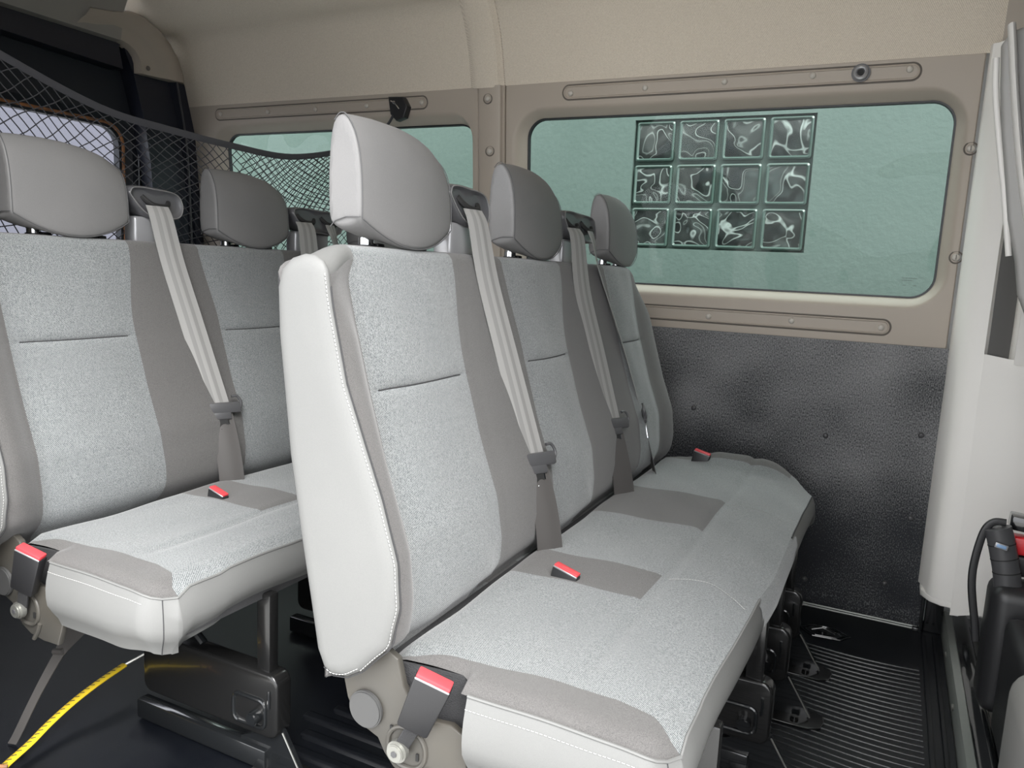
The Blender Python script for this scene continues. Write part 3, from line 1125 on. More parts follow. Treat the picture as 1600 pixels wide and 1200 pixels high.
def make_side_panel(root):
    O = side_outline()
    cx = sum(p[0] for p in O)/len(O)
    cz = 0.70
    bm = bmesh.new()
    rings = []
    for (s, y) in ((0.003, -0.1285), (0.0012, -0.1325), (0.003, -0.1355), (0.007, -0.139), (0.013, -0.1415), (0.022, -0.1430)):
        r = []
        n = len(O)
        for i in range(n):
            a, b, c = O[i-1], O[i], O[(i+1) % n]
            d = Vector((c[0]-a[0], c[1]-a[1])).normalized()
            nn = Vector((-d.y, d.x))
            p = Vector(b)+nn*s
            r.append(p)
        rings.append([(p.x, y, p.y) for p in r])
    vs = [[bm.verts.new(p) for p in r] for r in rings]
    n = len(O)
    for a, b in zip(vs[:-1], vs[1:]):
        for i in range(n): bm.faces.new((a[i], a[(i+1) % n], b[(i+1) % n], b[i]))
    f = bm.faces.new(vs[-1])
    sp = obj('side_panel', bm, M['vinyl'], root, autosmooth=60)
    # seam cord and stitches along the front edge
    bm = bmesh.new()
    e = [(x+0.0005, -0.1322, z) for x, z in O[:16]]
    tube(bm, smooth_path(e, 4), 0.0010, 6)
    bt = [O[0], O[-1], O[-2], O[-3]]
    tube(bm, [(x, -0.134, z) for x, z in bt], 0.0010, 6)
    obj('seam_cord', bm, M['cord'], sp)
    bm = bmesh.new()
    pth = [(p[0], p[1]-0.0008, p[2]) for p in [rings[2][i] for i in list(range(0, 17))]]
    stitches(bm, pth, (0, -1, 0), 0.0052, 0.0034, 0.0007)
    obj('stitching', bm, M['stitch'], sp)
    bm = bmesh.new()
    pth = [rings[3][0], rings[3][-1], rings[3][-2], rings[3][-3]]
    stitches(bm, pth, (0, -1, 0), 0.0052, 0.0034, 0.0007)
    obj('stitching', bm, M['stitch'], sp)
    bm = bmesh.new()
    tube(bm, [(Bk(z)-0.004, -0.126, z) for z in (0.94, 0.90, 0.86, 0.80, 0.7, 0.6, 0.5, 0.44)], 0.006, 8)
    obj('velcro_edge', bm, M['velcro'], sp)

def make_headrest(root, y0):
    """wedge-fronted headrest with flat sides"""
    W_ = 0.252
    H = 22
    bm = bmesh.new()
    rows = []
    def side(y, s):
        # s: 0 at near side, 1 far side
        e = math.sin(PI*s)
        zt = interp(s, [0, 0.10, 0.30, 0.50, 0.70, 0.82, 0.92, 1.0], [1.163, 1.166, 1.168, 1.167, 1.161, 1.154, 1.143, 1.130])
        zb = 1.021-0.040*(1-abs(2*s-1)**2.0)
        bx = 0.013*e**0.7
        # profile points (x,z)
        P = [(-0.061+bx, zb), (-0.0615+bx, lerp(zb, zt, 0.18)), (-0.063+bx, lerp(zb, zt, 0.4)), (-0.067+bx, lerp(zb, zt, 0.62)), (-0.074+bx*0.9, lerp(zb, zt, 0.80)), (-0.083+bx*0.7, lerp(zb, zt, 0.92)), (-0.093+bx*0.4, zt), (-0.103, zt+0.001), (-0.112, zt-0.008), (-0.117, zt-0.03), (-0.120, 1.08), (-0.118, 1.03), (-0.116, 1.010), (-0.102, max(zb-0.014, 1.000)), (-0.084, max(zb-0.014, 0.990)), (-0.066+bx, zb-0.006)]
        return P
    ys = [0.0, 0.002, 0.006, 0.014, 0.03]+[0.03+0.192*i/14 for i in range(1, 14)]+[0.222, 0.238, 0.246, 0.250, 0.252]
    for i, yy in enumerate(ys):
        s = yy/W_
        P = side(yy, s)
        # inset the very ends for a soft rounded edge
        e = min(yy, W_-yy)
        k = 1.0 if e >= 0.006 else lerp(0.955, 1.0, e/0.006)
        cx, cz = -0.090, 1.085
        rows.append([(cx+(x-cx)*k, y0+yy, cz+(z-cz)*k) for x, z in P]+[(cx+(P[0][0]-cx)*k, y0+yy, cz+(P[0][1]-cz)*k)])
    vs = grid(bm, rows)
    bmesh.ops.remove_doubles(bm, verts=bm.verts, dist=1e-6)
    bm.verts.ensure_lookup_table()
    eds = [e for e in bm.edges if len(e.link_faces) == 1]
    bmesh.ops.edgeloop_fill(bm, edges=eds)
    hr = obj('headrest', bm, M['headcloth'], root, autosmooth=50)
    sd = hr.modifiers.new('subd', 'SUBSURF')
    sd.levels = 1
    sd.render_levels = 1
    # piping along side seam and underside
    bm = bmesh.new()
    for yy, sg in ((0.0035, 1), (W_-0.0035, -1)):
        P = side(yy, yy/W_)
        tube(bm, smooth_path([(x+0.0006, y0+yy, z) for x, z in P[0:9]], 4), 0.0008, 6)
    pth = []
    for i in range(17):
        yy = 0.004+0.244*i/16
        P = side(yy, yy/W_)
        pth.append((P[0][0]+0.0008, y0+yy, P[0][1]-0.001))
    tube(bm, smooth_path(pth, 3), 0.0009, 6)
    P = side(0.002, 0.01)
    tube(bm, [(P[0][0], y0-0.0005, 1.020), (-0.085, y0-0.0008, 1.020), (-0.105, y0-0.0005, 1.014), (-0.113, y0, 1.006)], 0.0008, 6)
    obj('piping', bm, M['pipe'], hr)
    for dy in (0.065, 0.185):
        bm = bmesh.new()
        cyl(bm, (-0.098, y0+dy, 0.995), (0, 0, 1), 0.0065, 0.05, 16)
        cyl(bm, (-0.098, y0+dy, 0.988), (0, 0, 1), 0.012, 0.014, 20, 0.002)
        obj('headrest_post', bm, M['chrome'], hr)
        bm = bmesh.new()
        cyl(bm, (-0.098, y0+dy, 0.979), (0, 0, 1), 0.0165, 0.008, 20, 0.002)
        box(bm, (-0.099, y0+dy+0.01, 0.976), (-0.083, y0+dy+0.028, 0.986), 0.002)
        obj('post_sleeve', bm, M['plastic'], hr)
    return hr

def make_guide(root, y0, y1, n):
    """hooded plastic belt outlet on a short neck"""
    w = y1-y0
    base = [(0.000, 1.084), (0.012, 1.097), (0.055, 1.101), (0.105, 1.098), (0.135, 1.090), (0.146, 1.072), (0.144, 1.050), (0.130, 1.034), (0.100, 1.028), (0.065, 1.028), (0.042, 1.034), (0.024, 1.048), (0.008, 1.068)]
    k = w/0.146
    pts = []
    for a, b in base:
        f = a if a < 0.03 else (w-(0.146-a) if a > 0.115 else lerp(0.03, w-0.031, (a-0.03)/0.085))
        pts.append((0, y0+f, b))
    lp = smooth_path(pts+[pts[0], pts[1]], 4)[:-4]
    lp = lp[:len(pts)*4]
    cy = y0+w/2
    cz = 1.066
    def ring(x, ins, slope=0.0):
        r = []
        for p in lp:
            d = Vector((p.y-cy, p.z-cz))
            L_ = d.length
            q = d*(max(0.0, L_-ins)/L_)
            r.append((x-slope*(cz+q.y-1.03), cy+q.x, cz+q.y))
        return r
    R_ = [ring(-0.122, 0.010), ring(-0.118, 0.002), ring(-0.080, 0.0, 0.15), ring(-0.066, 0.002, 0.15), ring(-0.062, 0.006, 0.15), ring(-0.064, 0.010, 0.15), ring(-0.068, 0.014, 0.15), ring(-0.069, 0.022, 0.15)]
    bm = bmesh.new()
    vs = [[bm.verts.new(p) for p in r] for r in R_]
    m = len(lp)
    for a, b in zip(vs[:-1], vs[1:]):
        for i in range(m): bm.faces.new((a[i], a[(i+1) % m], b[(i+1) % m], b[i]))
    bm.faces.new(vs[0])
    bm.faces.new(vs[-1])
    g = obj('belt_outlet', bm, M['hood'], root, autosmooth=50)
    bm = bmesh.new()
    tube(bm, ring(-0.0615, 0.006, 0.15), 0.0013, 6, closed=True)
    obj('hood_highlight', bm, M['headcloth'], g)  # paler ring stands in for the highlight along the hood rim
    cs = [lerp(y0, y1, 0.50)] if n == 1 else [lerp(y0, y1, 0.27), lerp(y0, y1, 0.73)]
    for c in cs:
        hw = 0.034
        bm = bmesh.new()
        tube(bm, smooth_path([(-0.077, c-hw, 1.078), (-0.070, c-hw+0.008, 1.068), (-0.064, c-0.012, 1.060), (-0.063, c+0.012, 1.059), (-0.068, c+hw-0.008, 1.062), (-0.075, c+hw, 1.070)]), 0.0055, 8)
        obj('belt_slot', bm, M['black'], g)
    bm = bmesh.new()
    box(bm, (-0.112, y0+0.018, 0.972), (-0.074, y1-(0.030 if n == 1 else 0.055), 1.034), 0.008, 3)
    obj('outlet_neck', bm, M['neck'], g)

def belt_strip(bm, pts, w, th=0.0014, twist=None):
    """webbing through (x,y,z) points, width along y"""
    P = smooth_path(pts, 6)
    rows = []
    n = len(P)
    for i, p in enumerate(P):
        a = twist(i/(n-1)) if twist else 0
        d = Vector((math.sin(a), math.cos(a), 0))
        row = []
        for j in range(13):
            s = j/12-0.5
            row.append(p+d*(w*s)+Vector((1, 0, 0))*0.0012*math.cos(s*PI*2))
        rows.append(row)
    grid(bm, rows, lambda i, j: 1 if j in (3, 4, 7, 8) else 0)
    thicken(bm, th)

M['belt_stripe'] = mat('webbing_stripe', (0.19, 0.188, 0.183), 0.5, spec=0.4)
M['belt_lower'] = mat('webbing_charcoal', (0.065, 0.061, 0.059), 0.55, spec=0.4)
def make_tongue(belt, c, tilt=0.25, yaw=0.0):
    """T-shaped latch plate: black moulded bar with a metal blade"""
    ax = Vector((0.25, 0, -1)).normalized()      # down along the backrest
    ay = Vector((-math.sin(yaw), math.cos(yaw), 0))
    an = ay.cross(ax).normalized()
    if an.x < 0 and abs(yaw) < 1: an = -an
    C_ = Vector(c)
    bm = bmesh.new()
    obox(bm, C_+an*0.003, ay, ax, an, (0.094, 0.026, 0.011), 0.005, 2)
    # side loops that frame the webbing
    for s in (-1, 1):
        P = [C_+ay*s*0.030-ax*0.026+an*0.003, C_+ay*s*0.043-ax*0.026+an*0.003, C_+ay*s*0.050-ax*0.010+an*0.003, C_+ay*s*0.042+ax*0.008+an*0.003]
        tube(bm, smooth_path(P, 4), 0.0032, 8)
    obox(bm, C_+ax*0.018+an*0.003, ay, ax, an, (0.044, 0.018, 0.009), 0.003, 2)
    tg = obj('tongue', bm, M['plastic_grey'], belt)
    bm = bmesh.new()
    obox(bm, C_+ax*0.046+an*0.003, ay, ax, an, (0.031, 0.044, 0.0035), 0.001, 1)
    obox(bm, C_+ax*0.045+an*0.0047, ay, ax, an, (0.023, 0.037, 0.001), 0.0003, 1, mi=1)
    obox(bm, C_+ax*0.054+an*0.0056, ay, ax, an, (0.014, 0.012, 0.0008), 0.0002, 1, mi=0)
    obj('tongue_blade', bm, [M['chrome'], M['black']], belt)

def make_belt(root, pts, tz, w, dark_from, twist=None, yaw=0.0):
    bm = bmesh.new()
    # upper run
    up = [p for p in pts if p[2] > tz+0.02]+[interp3(pts, tz-0.006)]
    lo = [interp3(pts, tz+0.004)]+[p for p in pts if p[2] < tz-0.03]
    belt_strip(bm, up, w, twist=twist)
    b = obj('seat_belt', bm, [M['belt'], M['belt_stripe']], root)
    bm = bmesh.new()
    tw = (lambda t: twist(1.0)*(1+0.5*t)) if twist else None
    belt_strip(bm, lo, w*1.02, twist=tw)
    obj('lap_webbing', bm, [M[dark_from], M[dark_from]], b)
    c = interp3(pts, tz)
    make_tongue(b, (c[0]+0.002, c[1], c[2]), yaw=yaw)
    return b

def interp3(pts, z):
    P = sorted(pts, key=lambda p: p[2])
    zs_ = [p[2] for p in P]
    return (interp(z, zs_, [p[0] for p in P]), interp(z, zs_, [p[1] for p in P]), z)

def make_buckle(root, base, top, w=0.045, th=0.022, n=(0.25, -1, 0.1), stalk=None, name='buckle'):
    """black buckle housing with red press button at its top"""
    b, t_ = Vector(base), Vector(top)
    az = (t_-b).normalized()
    ay = Vector(n)
    ay = (ay-az*ay.dot(az)).normalized()
    ax = ay.cross(az)
    L = (t_-b).length
    bm = bmesh.new()
    obox(bm, b+az*L*0.47, ax, ay, az, (w, th, L*0.94), 0.003, 2, taper=0.86)
    o = obj(name, bm, M['plastic'], root)
    bm = bmesh.new()
    obox(bm, b+az*(L*0.975), ax, ay, az, (w*0.94, th*0.86, L*0.09), 0.002, 2)
    obj('release_button', bm, M['red'], o)
    bm = bmesh.new()
    obox(bm, b+az*(L*0.945)+ay*(th*0.45), ax, ay, az, (w*0.96, 0.002, 0.003), 0.0008, 1)
    obj('bezel', bm, M['neck'], o)
    if stalk:
        bm = bmesh.new()
        s = Vector(stalk)
        m = (s+b)/2
        d = (b-s).normalized()
        obox(bm, m+d*0.003, ax, ay, d, (0.019, 0.005, (b-s).length+0.02), 0.001, 1)
        obj('buckle_stalk', bm, M['velcro'], o)
    return o

# cushion -------------------------------------------------------------
def CX(y):   # front seam position
    return 0.468+0.012*sstep(0.0, 0.35, y)+0.010*sstep(0.35, 0.5, y)-0.0*y
def make_cushion(root):
    # columns along y, rows along x
    ys = []
    def span(a, b, n, last=False):
        for i in range(n+(1 if last else 0)): ys.append(lerp(a, b, i/n))
    span(-0.124, -0.118, 2); span(-0.118, -0.072, 5); span(-0.072, 0.25, 16); span(0.25, 0.372, 6)
    span(0.372, 0.40, 2); span(0.40, 0.66, 12); span(0.66, 0.745, 4); span(0.745, 0.90, 8)
    span(0.90, 1.24, 16); span(1.24, 1.30, 5); span(1.30, 1.335, 5, True)
    nx = 44
    def edge_y(x):     # near edge of the top at depth x (rounded corners)
        e = -0.124
        if x < 0.20: e = -0.124+0.040*sstep(0.215, 0.185, x)
        if x > 0.435: e += 0.055*((x-0.435)/0.04)**2
        return e
    def far_y(x):
        e = 1.335
        if x > 0.38: e -= 0.090*((x-0.38)/0.11)**2.8
        if x < 0.16: e -= 0.06*sstep(0.16, 0.05, x)
        return e
    def dark_b(x):     # boundary between charcoal edging and tweed on the near side
        return interp(x, [0.06, 0.10, 0.15, 0.27, 0.38, 0.43, 0.462, 0.50], [-0.080, -0.078, -0.066, -0.056, -0.052, -0.064, -0.090, -0.10])
    bm = bmesh.new()
    rows = []
    yl = len(ys)
    xs = [lerp(0.035, 1.0, i/nx) for i in range(nx+1)]
    for i in range(nx+1):
        row = []
        for j, y in enumerate(ys):
            xf = CX(y)
            x = lerp(0.035, xf, i/nx)
            # squeeze the columns to follow the plan outline
            if y < -0.072:
                a = (y+0.124)/0.052
                yy = lerp(edge_y(x), max(dark_b(x), edge_y(x)+0.002), a)
            elif y < 0.25:
                a = (y+0.072)/0.322
                yy = lerp(max(dark_b(x), edge_y(x)+0.002), 0.25, a)
            elif y > 1.24:
                a = (y-1.24)/0.095
                yy = lerp(min(1.24, far_y(x)-0.05), far_y(x), a)
            elif y > 1.0:
                yy = lerp(1.0, min(1.24, far_y(x)-0.05), (y-1.0)/0.24)
            else:
                yy = y
            if 0.60 < y < 0.80 and x < 0.33:
                yy += 0.0
            z = 0.443
            z += 0.004*math.sin(PI*min(1, max(0, (x-0.05)/0.42)))
            z -= 0.0065*math.exp(-(((x-0.327)/0.010)**2))*sstep(-0.10, 0.05, y)         # crease
            z -= 0.010*sstep(0.435, xf, x)
            z -= 0.034*sstep(0.092, 0.045, x)
            # seat wells
            for c in (0.10, 0.55, 1.08):
                z -= 0.005*math.exp(-(((yy-c)/0.13)**2))*sstep(0.45, 0.25, x)
            # far edging stands up a bit, then falls away to the front corner
            z += 0.026*sstep(1.20, 1.285, yy)*sstep(0.14, 0.24, x)*sstep(0.47, 0.36, x)
            z -= 0.012*sstep(0.38, 0.49, x)*sstep(0.9, 1.3, yy)
            z -= 0.022*sstep(0.66, 1.25, yy)*sstep(0.30, 0.49, x)*0.6
            # edge rounding near side and far side
            z -= 0.012*math.exp(-(((yy-edge_y(x))/0.012)**2))
            z -= 0.030*sstep(far_y(x)-0.04, far_y(x), yy)
            # edge by the front corner droops a bit more
            if yy < 0: z -= 0.004*sstep(0.40, 0.47, x)
            # soft lumps
            z += 0.0015*math.sin(x*40+yy*13)*math.sin(yy*22)
            row.append((x, yy, z))
        rows.append(row)
    def mi(i, j):
        y = (ys[j]+ys[min(j+1, yl-1)])/2
        x = 0.035+(i+0.5)/nx*0.44
        if y < -0.072: return 0
        if 0.25 < y < 0.372 and 0.0 < x < 0.318: return 0
        if 0.66 < y < 0.90 and x < 0.318: return 0
        if y > 1.255 and x < 0.42: return 0
        return 1
    grid(bm, rows, mi)
    top_edge = [rows[nx][j] for j in range(yl)]
    # front fabric fall in the gap between the two vinyl aprons, and closing underside
    g0, g1 = 0.392, 0.752
    fr = [k for k, y in enumerate(ys) if 0.36 <= y <= 0.79]
    fall = []
    for (dx, dz) in ((0, 0), (0.007, -0.010), (0.011, -0.026), (0.010, -0.048), (0.002, -0.070), (-0.02, -0.085)):
        fall.append([(rows[nx][k][0]+dx, rows[nx][k][1], rows[nx][k][2]+dz) for k in fr])
    grid(bm, fall, lambda i, j: 1)
    cu = obj('seat_cushion', bm, [M['dark'], M['tweed']], root, autosmooth=60)
    # aprons: loop around the plan outline, drawn down
    def apron(name, path, hs, lab=None):
        """path: top points with outward normals; hs: skirt depth per point"""
        bm2 = bmesh.new()
        rws = []
        P = [Vector(p) for p in path]
        n = len(P)
        for k in range(9):
            t_ = k/8
            row = []
            for i, p in enumerate(P):
                d = (P[min(i+1, n-1)]-P[max(i-1, 0)])
                d.z = 0
                d.normalize()
                nn = Vector((d.y, -d.x, 0))
                bulge = 0.010*math.sin(PI*min(1, t_*1.15))-0.016*max(0, t_-0.65)/0.35
                row.append(p+nn*(bulge+0.0005)+Vector((0, 0, -hs[i]*t_)))
            rws.append(row)
        # turned-under hem
        rws.append([v+Vector((0, 0, 0.004))-(lambda d: Vector((d.y, -d.x, 0)))(( P[min(i+1, n-1)]-P[max(i-1, 0)]).normalized())*0.03 for i, v in enumerate(rws[-1])])
        grid(bm2, rws)
        return obj(name, bm2, M['vinyl'], cu, autosmooth=70), rws
    near = []
    hs = []
    for i in range(nx+1):
        x, y, z = rows[i][0]
        if x > 0.203:
            near.append((x, y-0.001, z))
    nn_ = len(near)
    for k in range(nn_):
        hs.append(lerp(0.118, 0.100, sstep(0.35, 0.46, near[k][0])))
    nc = len(near)
    for j, y in enumerate(ys):
        if j > 0 and y <= 0.395:
            x, yy, z = rows[nx][j]
            near.append((x+0.001, yy, z))
            hs.append(lerp(0.100, 0.088, sstep(-0.1, 0.1, yy)))
    ap, rw = apron('front_apron', near, hs)
    far = []
    hs2 = []
    for j, y in enumerate(ys):
        if y >= 0.744:
            x, yy, z = rows[nx][j]
            far.append((x+0.001, yy, z))
            hs2.append(0.080)
    for i in range(nx-1, 8, -1):
        x, y, z = rows[i][-1]
        far.append((x, y+0.001, z))
        hs2.append(0.085)
    ap2, rw2 = apron('front_apron', far, hs2)
    # seams: cord + stitches + corner seam
    bm = bmesh.new()
    tube(bm, [tuple(Vector(p)+Vector((0.0004, -0.0004, 0.0006))) for p in near], 0.0022, 6)
    obj('edge_piping', bm, M['vinyl'], ap)
    bm = bmesh.new()
    stitches(bm, [tuple(v+Vector((0, 0, -0.0002))) for v in [Vector(q) for q in rw[0]]][:nc-3], (0, -1.0, -6.0), 0.0052, 0.0036, 0.0006)
    obj('stitching', bm, M['stitch'], ap)
    bm = bmesh.new()
    stitches(bm, [tuple(v) for v in rw[1]][:nc-3], (0, -0.5, 0), 0.0056, 0.0036, 0.00065)
    obj('stitching', bm, M['stitch'], ap)
    bm = bmesh.new()
    stitches(bm, [tuple(v) for v in rw[0]][nc-2:], (0.8, 0, -5), 0.0056, 0.0036, 0.00055)
    obj('stitching', bm, M['stitch'], ap)
    bm = bmesh.new()
    ci = nc-2
    tube(bm, [tuple(r[ci]) for r in rw[:9]], 0.0009, 6)
    obj('corner_seam', bm, M['cord'], ap)
    bm = bmesh.new()
    tube(bm, [tuple(Vector(p)+Vector((0.0004, 0, 0.0004))) for p in far[:26]], 0.0016, 6)
    obj('edge_piping', bm, M['cord'], ap2)
    # stitched arcs that mark the places
    def topz(x, y):
        j = min(range(yl), key=lambda q: abs(ys[q]-y))
        i = max(0, min(nx, round((x-0.035)/(CX(y)-0.035)*nx)))
        return rows[i][j][2]
    bm = bmesh.new()
    for (yc) in (0.355, 0.862):
        pth = []
        for k in range(9):
            t_ = k/8
            x = lerp(0.335, 0.470, t_)
            y = yc+0.016*math.sin(PI*t_)-0.034*sstep(0.4, 1, t_)
            pth.append((x, y, topz(x, y)+0.0005))
        stitches(bm, pth, (0, 0, 1), 0.0048, 0.0032, 0.0006)
        obj('stitching', bm, M['stitch'], cu)
        bm = bmesh.new()
    # foam block and base pan so nothing is see-through from below
    bm = bmesh.new()
    prism(bm, [(0.05, -0.07), (0.215, -0.080), (0.22, -0.108), (0.43, -0.108), (0.462, -0.07), (0.468, 0.4), (0.462, 1.12), (0.41, 1.21), (0.30, 1.27), (0.10, 1.25), (0.05, 1.20)], 0.345, 0.416, axis='z')
    obj('seat_base', bm, M['velcro'], cu, smooth=False)
    bm = bmesh.new()
    prism(bm, [(0.075, 0.425), (0.215, 0.436), (0.210, 0.33), (0.10, 0.33)], -0.086, -0.080, axis='y')
    obj('velcro_gusset', bm, M['velcro'], cu, smooth=False)
    return cu

def make_frame(root):
    # hinge cover at the near end
    bm = bmesh.new()
    poly = [(0.004, 0.400), (0.006, 0.386), (0.012, 0.362), (0.026, 0.338), (0.045, 0.325), (0.064, 0.318), (0.075, 0.300), (0.090, 0.284), (0.115, 0.272), (0.150, 0.268), (0.190, 0.270), (0.205, 0.31), (0.200, 0.362), (0.178, 0.372), (0.140, 0.368), (0.122, 0.378), (0.104, 0.405), (0.094, 0.440), (0.070, 0.452), (0.030, 0.440)]
    prism(bm, poly, -0.104, -0.092, bev=0.003)
    hc = obj('hinge_cover', bm, M['hinge'], root, autosmooth=30)
    bm = bmesh.new()
    cyl(bm, (0.047, -0.1075, 0.357), (0, -1, 0), 0.0265, 0.008, 36, 0.002)
    obj('round_cap', bm, M['capgrey'], hc)
    bm = bmesh.new()
    t_ = rrect(0.083, 0.142, 0.292, 0.348, 0.026, 6)
    tube(bm, [(x, -0.105, z) for x, z in t_], 0.0035, 8, closed=True)
    tube(bm, [(0.128, -0.106, 0.268), (0.140, -0.106, 0.285), (0.146, -0.106, 0.30)], 0.004, 8)
    obj('pressed_boss', bm, M['hinge'], hc)
    bm = bmesh.new()
    cyl(bm, (0.107, -0.117, 0.321), (0, -1, 0), 0.0150, 0.010, 28, 0.001)
    cyl(bm, (0.107, -0.123, 0.321), (0, -1, 0), 0.0125, 0.007, 28, 0.0015)
    cyl(bm, (0.107, -0.1270, 0.321), (0, -1, 0), 0.0045, 0.002, 6, mi=1)
    obj('bolt', bm, [M['bolt'], M['plastic_grey']], hc)
    for (x, z) in ((0.088, 0.340), (0.130, 0.312)):
        bm = bmesh.new()
        box(bm, (x-0.002, -0.1065, z-0.005), (x+0.002, -0.1035, z+0.005))
        obj('slot', bm, M['black'], hc)
    # main cross tubes
    bm = bmesh.new()
    tube(bm, [(0.12, -0.09, 0.315), (0.12, 1.20, 0.315)], 0.017, 12)
    tube(bm, [(0.40, -0.07, 0.325), (0.40, 1.20, 0.325)], 0.016, 12)
    obj('cross_tube', bm, M['gloss'], root)
    # legs: pressed side panel, upright post, foot
    for y in (0.105, 0.555, 0.820, 1.055):
        bm = bmesh.new()
        poly = []
        for a, b in rrect(0.15, 0.505, 0.078, 0.205, 0.022, 5): poly.append((a, b-(0.030 if a < 0.3 else 0)*0+0.0))
        prism(bm, poly, y-0.010, y+0.030, bev=0.006)
        lg = obj('leg', bm, M['olive'], root, autosmooth=40)
        bm = bmesh.new()
        tube(bm, [(x, y-0.0105, z) for x, z in rrect(0.40, 0.478, 0.096, 0.150, 0.014, 5)], 0.004, 8, closed=True)
        cyl(bm, (0.458, y-0.018, 0.118), (0, -1, 0), 0.013, 0.020, 18, 0.002)
        tube(bm, [(0.487, y-0.011, 0.140), (0.488, y-0.012, 0.158), (0.487, y-0.011, 0.175)], 0.003, 6)
        obj('pressing', bm, M['gloss'], lg)
        bm = bmesh.new()
        obox(bm, (0.466, y+0.008, 0.27), (1, 0, 0), (0, 1, 0), (0, 0, 1), (0.032, 0.024, 0.17), 0.004)
        obj('leg_post', bm, M['olive'], lg)
        bm = bmesh.new()
        # brace plate and foot with striker
        prism(bm, [(0.49, 0.10), (0.508, 0.095), (0.560, 0.012), (0.552, 0.004), (0.40, 0.004), (0.40, 0.05), (0.46, 0.08)], y+0.006, y+0.012)
        box(bm, (0.12, y-0.004, 0.004), (0.47, y+0.024, 0.045), 0.004)
        obj('foot', bm, M['gloss'], lg)
        bm = bmesh.new()
        tube(bm, [(0.508, y+0.002, 0.092), (0.560, y+0.002, 0.010)], 0.0018, 6)
        obj('foot_edge', bm, M['bolt'], lg)
        bm = bmesh.new()
        prism(bm, [(0.44, y-0.035), (0.56, y-0.035), (0.585, y-0.020), (0.59, y+0.01), (0.585, y+0.035), (0.56, y+0.048), (0.44, y+0.048)], 0.0, 0.005, bev=0.0015, axis='z')
        cyl(bm, (0.53, y-0.012, 0.008), (0, 0, 1), 0.009, 0.010, 12, 0.002)
        obj('floor_plate', bm, M['olive'], lg)
        bm = bmesh.new()
        tube(bm, [(0.18, y+0.01, 0.30), (0.30, y+0.01, 0.21)], 0.008, 8)
        tube(bm, [(0.28, y+0.01, 0.31), (0.20, y+0.01, 0.20)], 0.008, 8)
        obj('diagonal_strut', bm, M['gloss'], lg)

def make_bench():
    root = thing('bench_seat', 'front three-place grey bench seat whose pale side panel faces the camera', 'bench seat', (0.2, 0.6, 0.0), 'three-place bench seats')
    make_backrest(root)
    make_side_panel(root)
    for y0 in (0.0, 0.49, 1.056):
        make_headrest(root, y0)
    make_guide(root, 0.256, 0.402, 1)
    make_guide(root, 0.765, 0.978, 2)
    make_cushion(root)
    make_frame(root)
    # horizontal insert seams
    be = bpy.data.objects['backrest'] if False else None
    # belts
    make_belt(root, [(-0.058, 0.320, 1.058), (-0.046, 0.322, 1.03), (-0.030, 0.336, 0.936), (0.004, 0.355, 0.806), (0.056, 0.384, 0.612), (0.088, 0.380, 0.52), (0.104, 0.378, 0.43), (0.085, 0.378, 0.40)], 0.607, 0.054, 'belt_lower', twist=lambda t: 0.12+0.33*t, yaw=-0.45)
    make_belt(root, [(-0.056, 0.795, 1.058), (-0.044, 0.796, 1.03), (-0.025, 0.798, 0.916), (0.010, 0.822, 0.772), (0.055, 0.836, 0.606), (0.090, 0.826, 0.50), (0.104, 0.822, 0.42), (0.085, 0.822, 0.395)], 0.604, 0.056, 'belt_lower', twist=lambda t: 0.15+0.35*t, yaw=-0.50)
    make_belt(root, [(-0.056, 0.905, 1.058), (-0.046, 0.908, 1.03), (-0.040, 0.935, 0.968), (-0.006, 0.985, 0.842), (0.020, 1.025, 0.741), (0.055, 1.058, 0.615), (0.070, 1.075, 0.55), (0.105, 1.070, 0.44), (0.110, 1.050, 0.425)], 0.600, 0.040, 'belt_lower', twist=lambda t: -0.05-0.33*sstep(0.0, 0.45, t), yaw=0.40)
    # buckles
    make_buckle(root, (0.134, -0.124, 0.366), (0.167, -0.128, 0.446), w=0.050, th=0.020, n=(0.35, -1, 0.05), stalk=(0.107, -0.112, 0.321))
    make_buckle(root, (0.168, 0.264, 0.400), (0.184, 0.264, 0.461), w=0.048, th=0.018, n=(0, -1, 0.25))
    make_buckle(root, (0.175, 1.245, 0.400), (0.192, 1.245, 0.476), w=0.048, th=0.018, n=(0, -1, 0.25))
    return root

bench = make_bench()

def copy_tree(o, parent=None):
    c = o.copy()
    COL.objects.link(c)
    c.parent = parent
    for ch in list(o.children): copy_tree(ch, c)
    return c
b2 = copy_tree(bench)
b2.location = (0.2-0.8022, 0.6-0.0042, 0.0)
b2['label'] = 'rear three-place grey bench seat at the left, behind the front bench'

# ------------------------------------------------------------------ cargo net behind the rear bench
root = thing('cargo_net', 'black luggage net with a webbing top edge strung behind the rear bench', 'net', (-1.10, 0.6, 1.30))
ZT = smooth_path([(a, b, 0) for a, b in zip([-0.30, 0.0, 0.15, 0.37, 0.57, 0.76, 0.99, 1.22, 1.36, 1.455], [1.52, 1.40, 1.345, 1.286, 1.272, 1.266, 1.269, 1.318, 1.37, 1.42])], 8)
ZX, ZY = [p.x for p in ZT], [p.y for p in ZT]
def ztop(y): return interp(y, ZX, ZY)
bm = bmesh.new()
rows = []
for i in range(60):
    y = lerp(-0.29, 1.455, i/59)
    z = ztop(y)
    rows.append([(-1.10, y, z+0.009), (-1.097, y, z), (-1.10, y, z-0.009)])
grid(bm, rows)
thicken(bm, 0.003)
obj('top_band', bm, M['net'], root)
bm = bmesh.new()
pitch = 0.036
def netpt(y, v):
    """v = 0 at the band, growing downward; the net hangs in a shallow belly"""
    zt = ztop(max(-0.29, min(1.455, y)))
    return Vector((-1.10+0.035*math.sin(PI*min(1, v/0.5)), y, zt-0.008-v*(0.80+0.12*math.sin(y*9)) ))
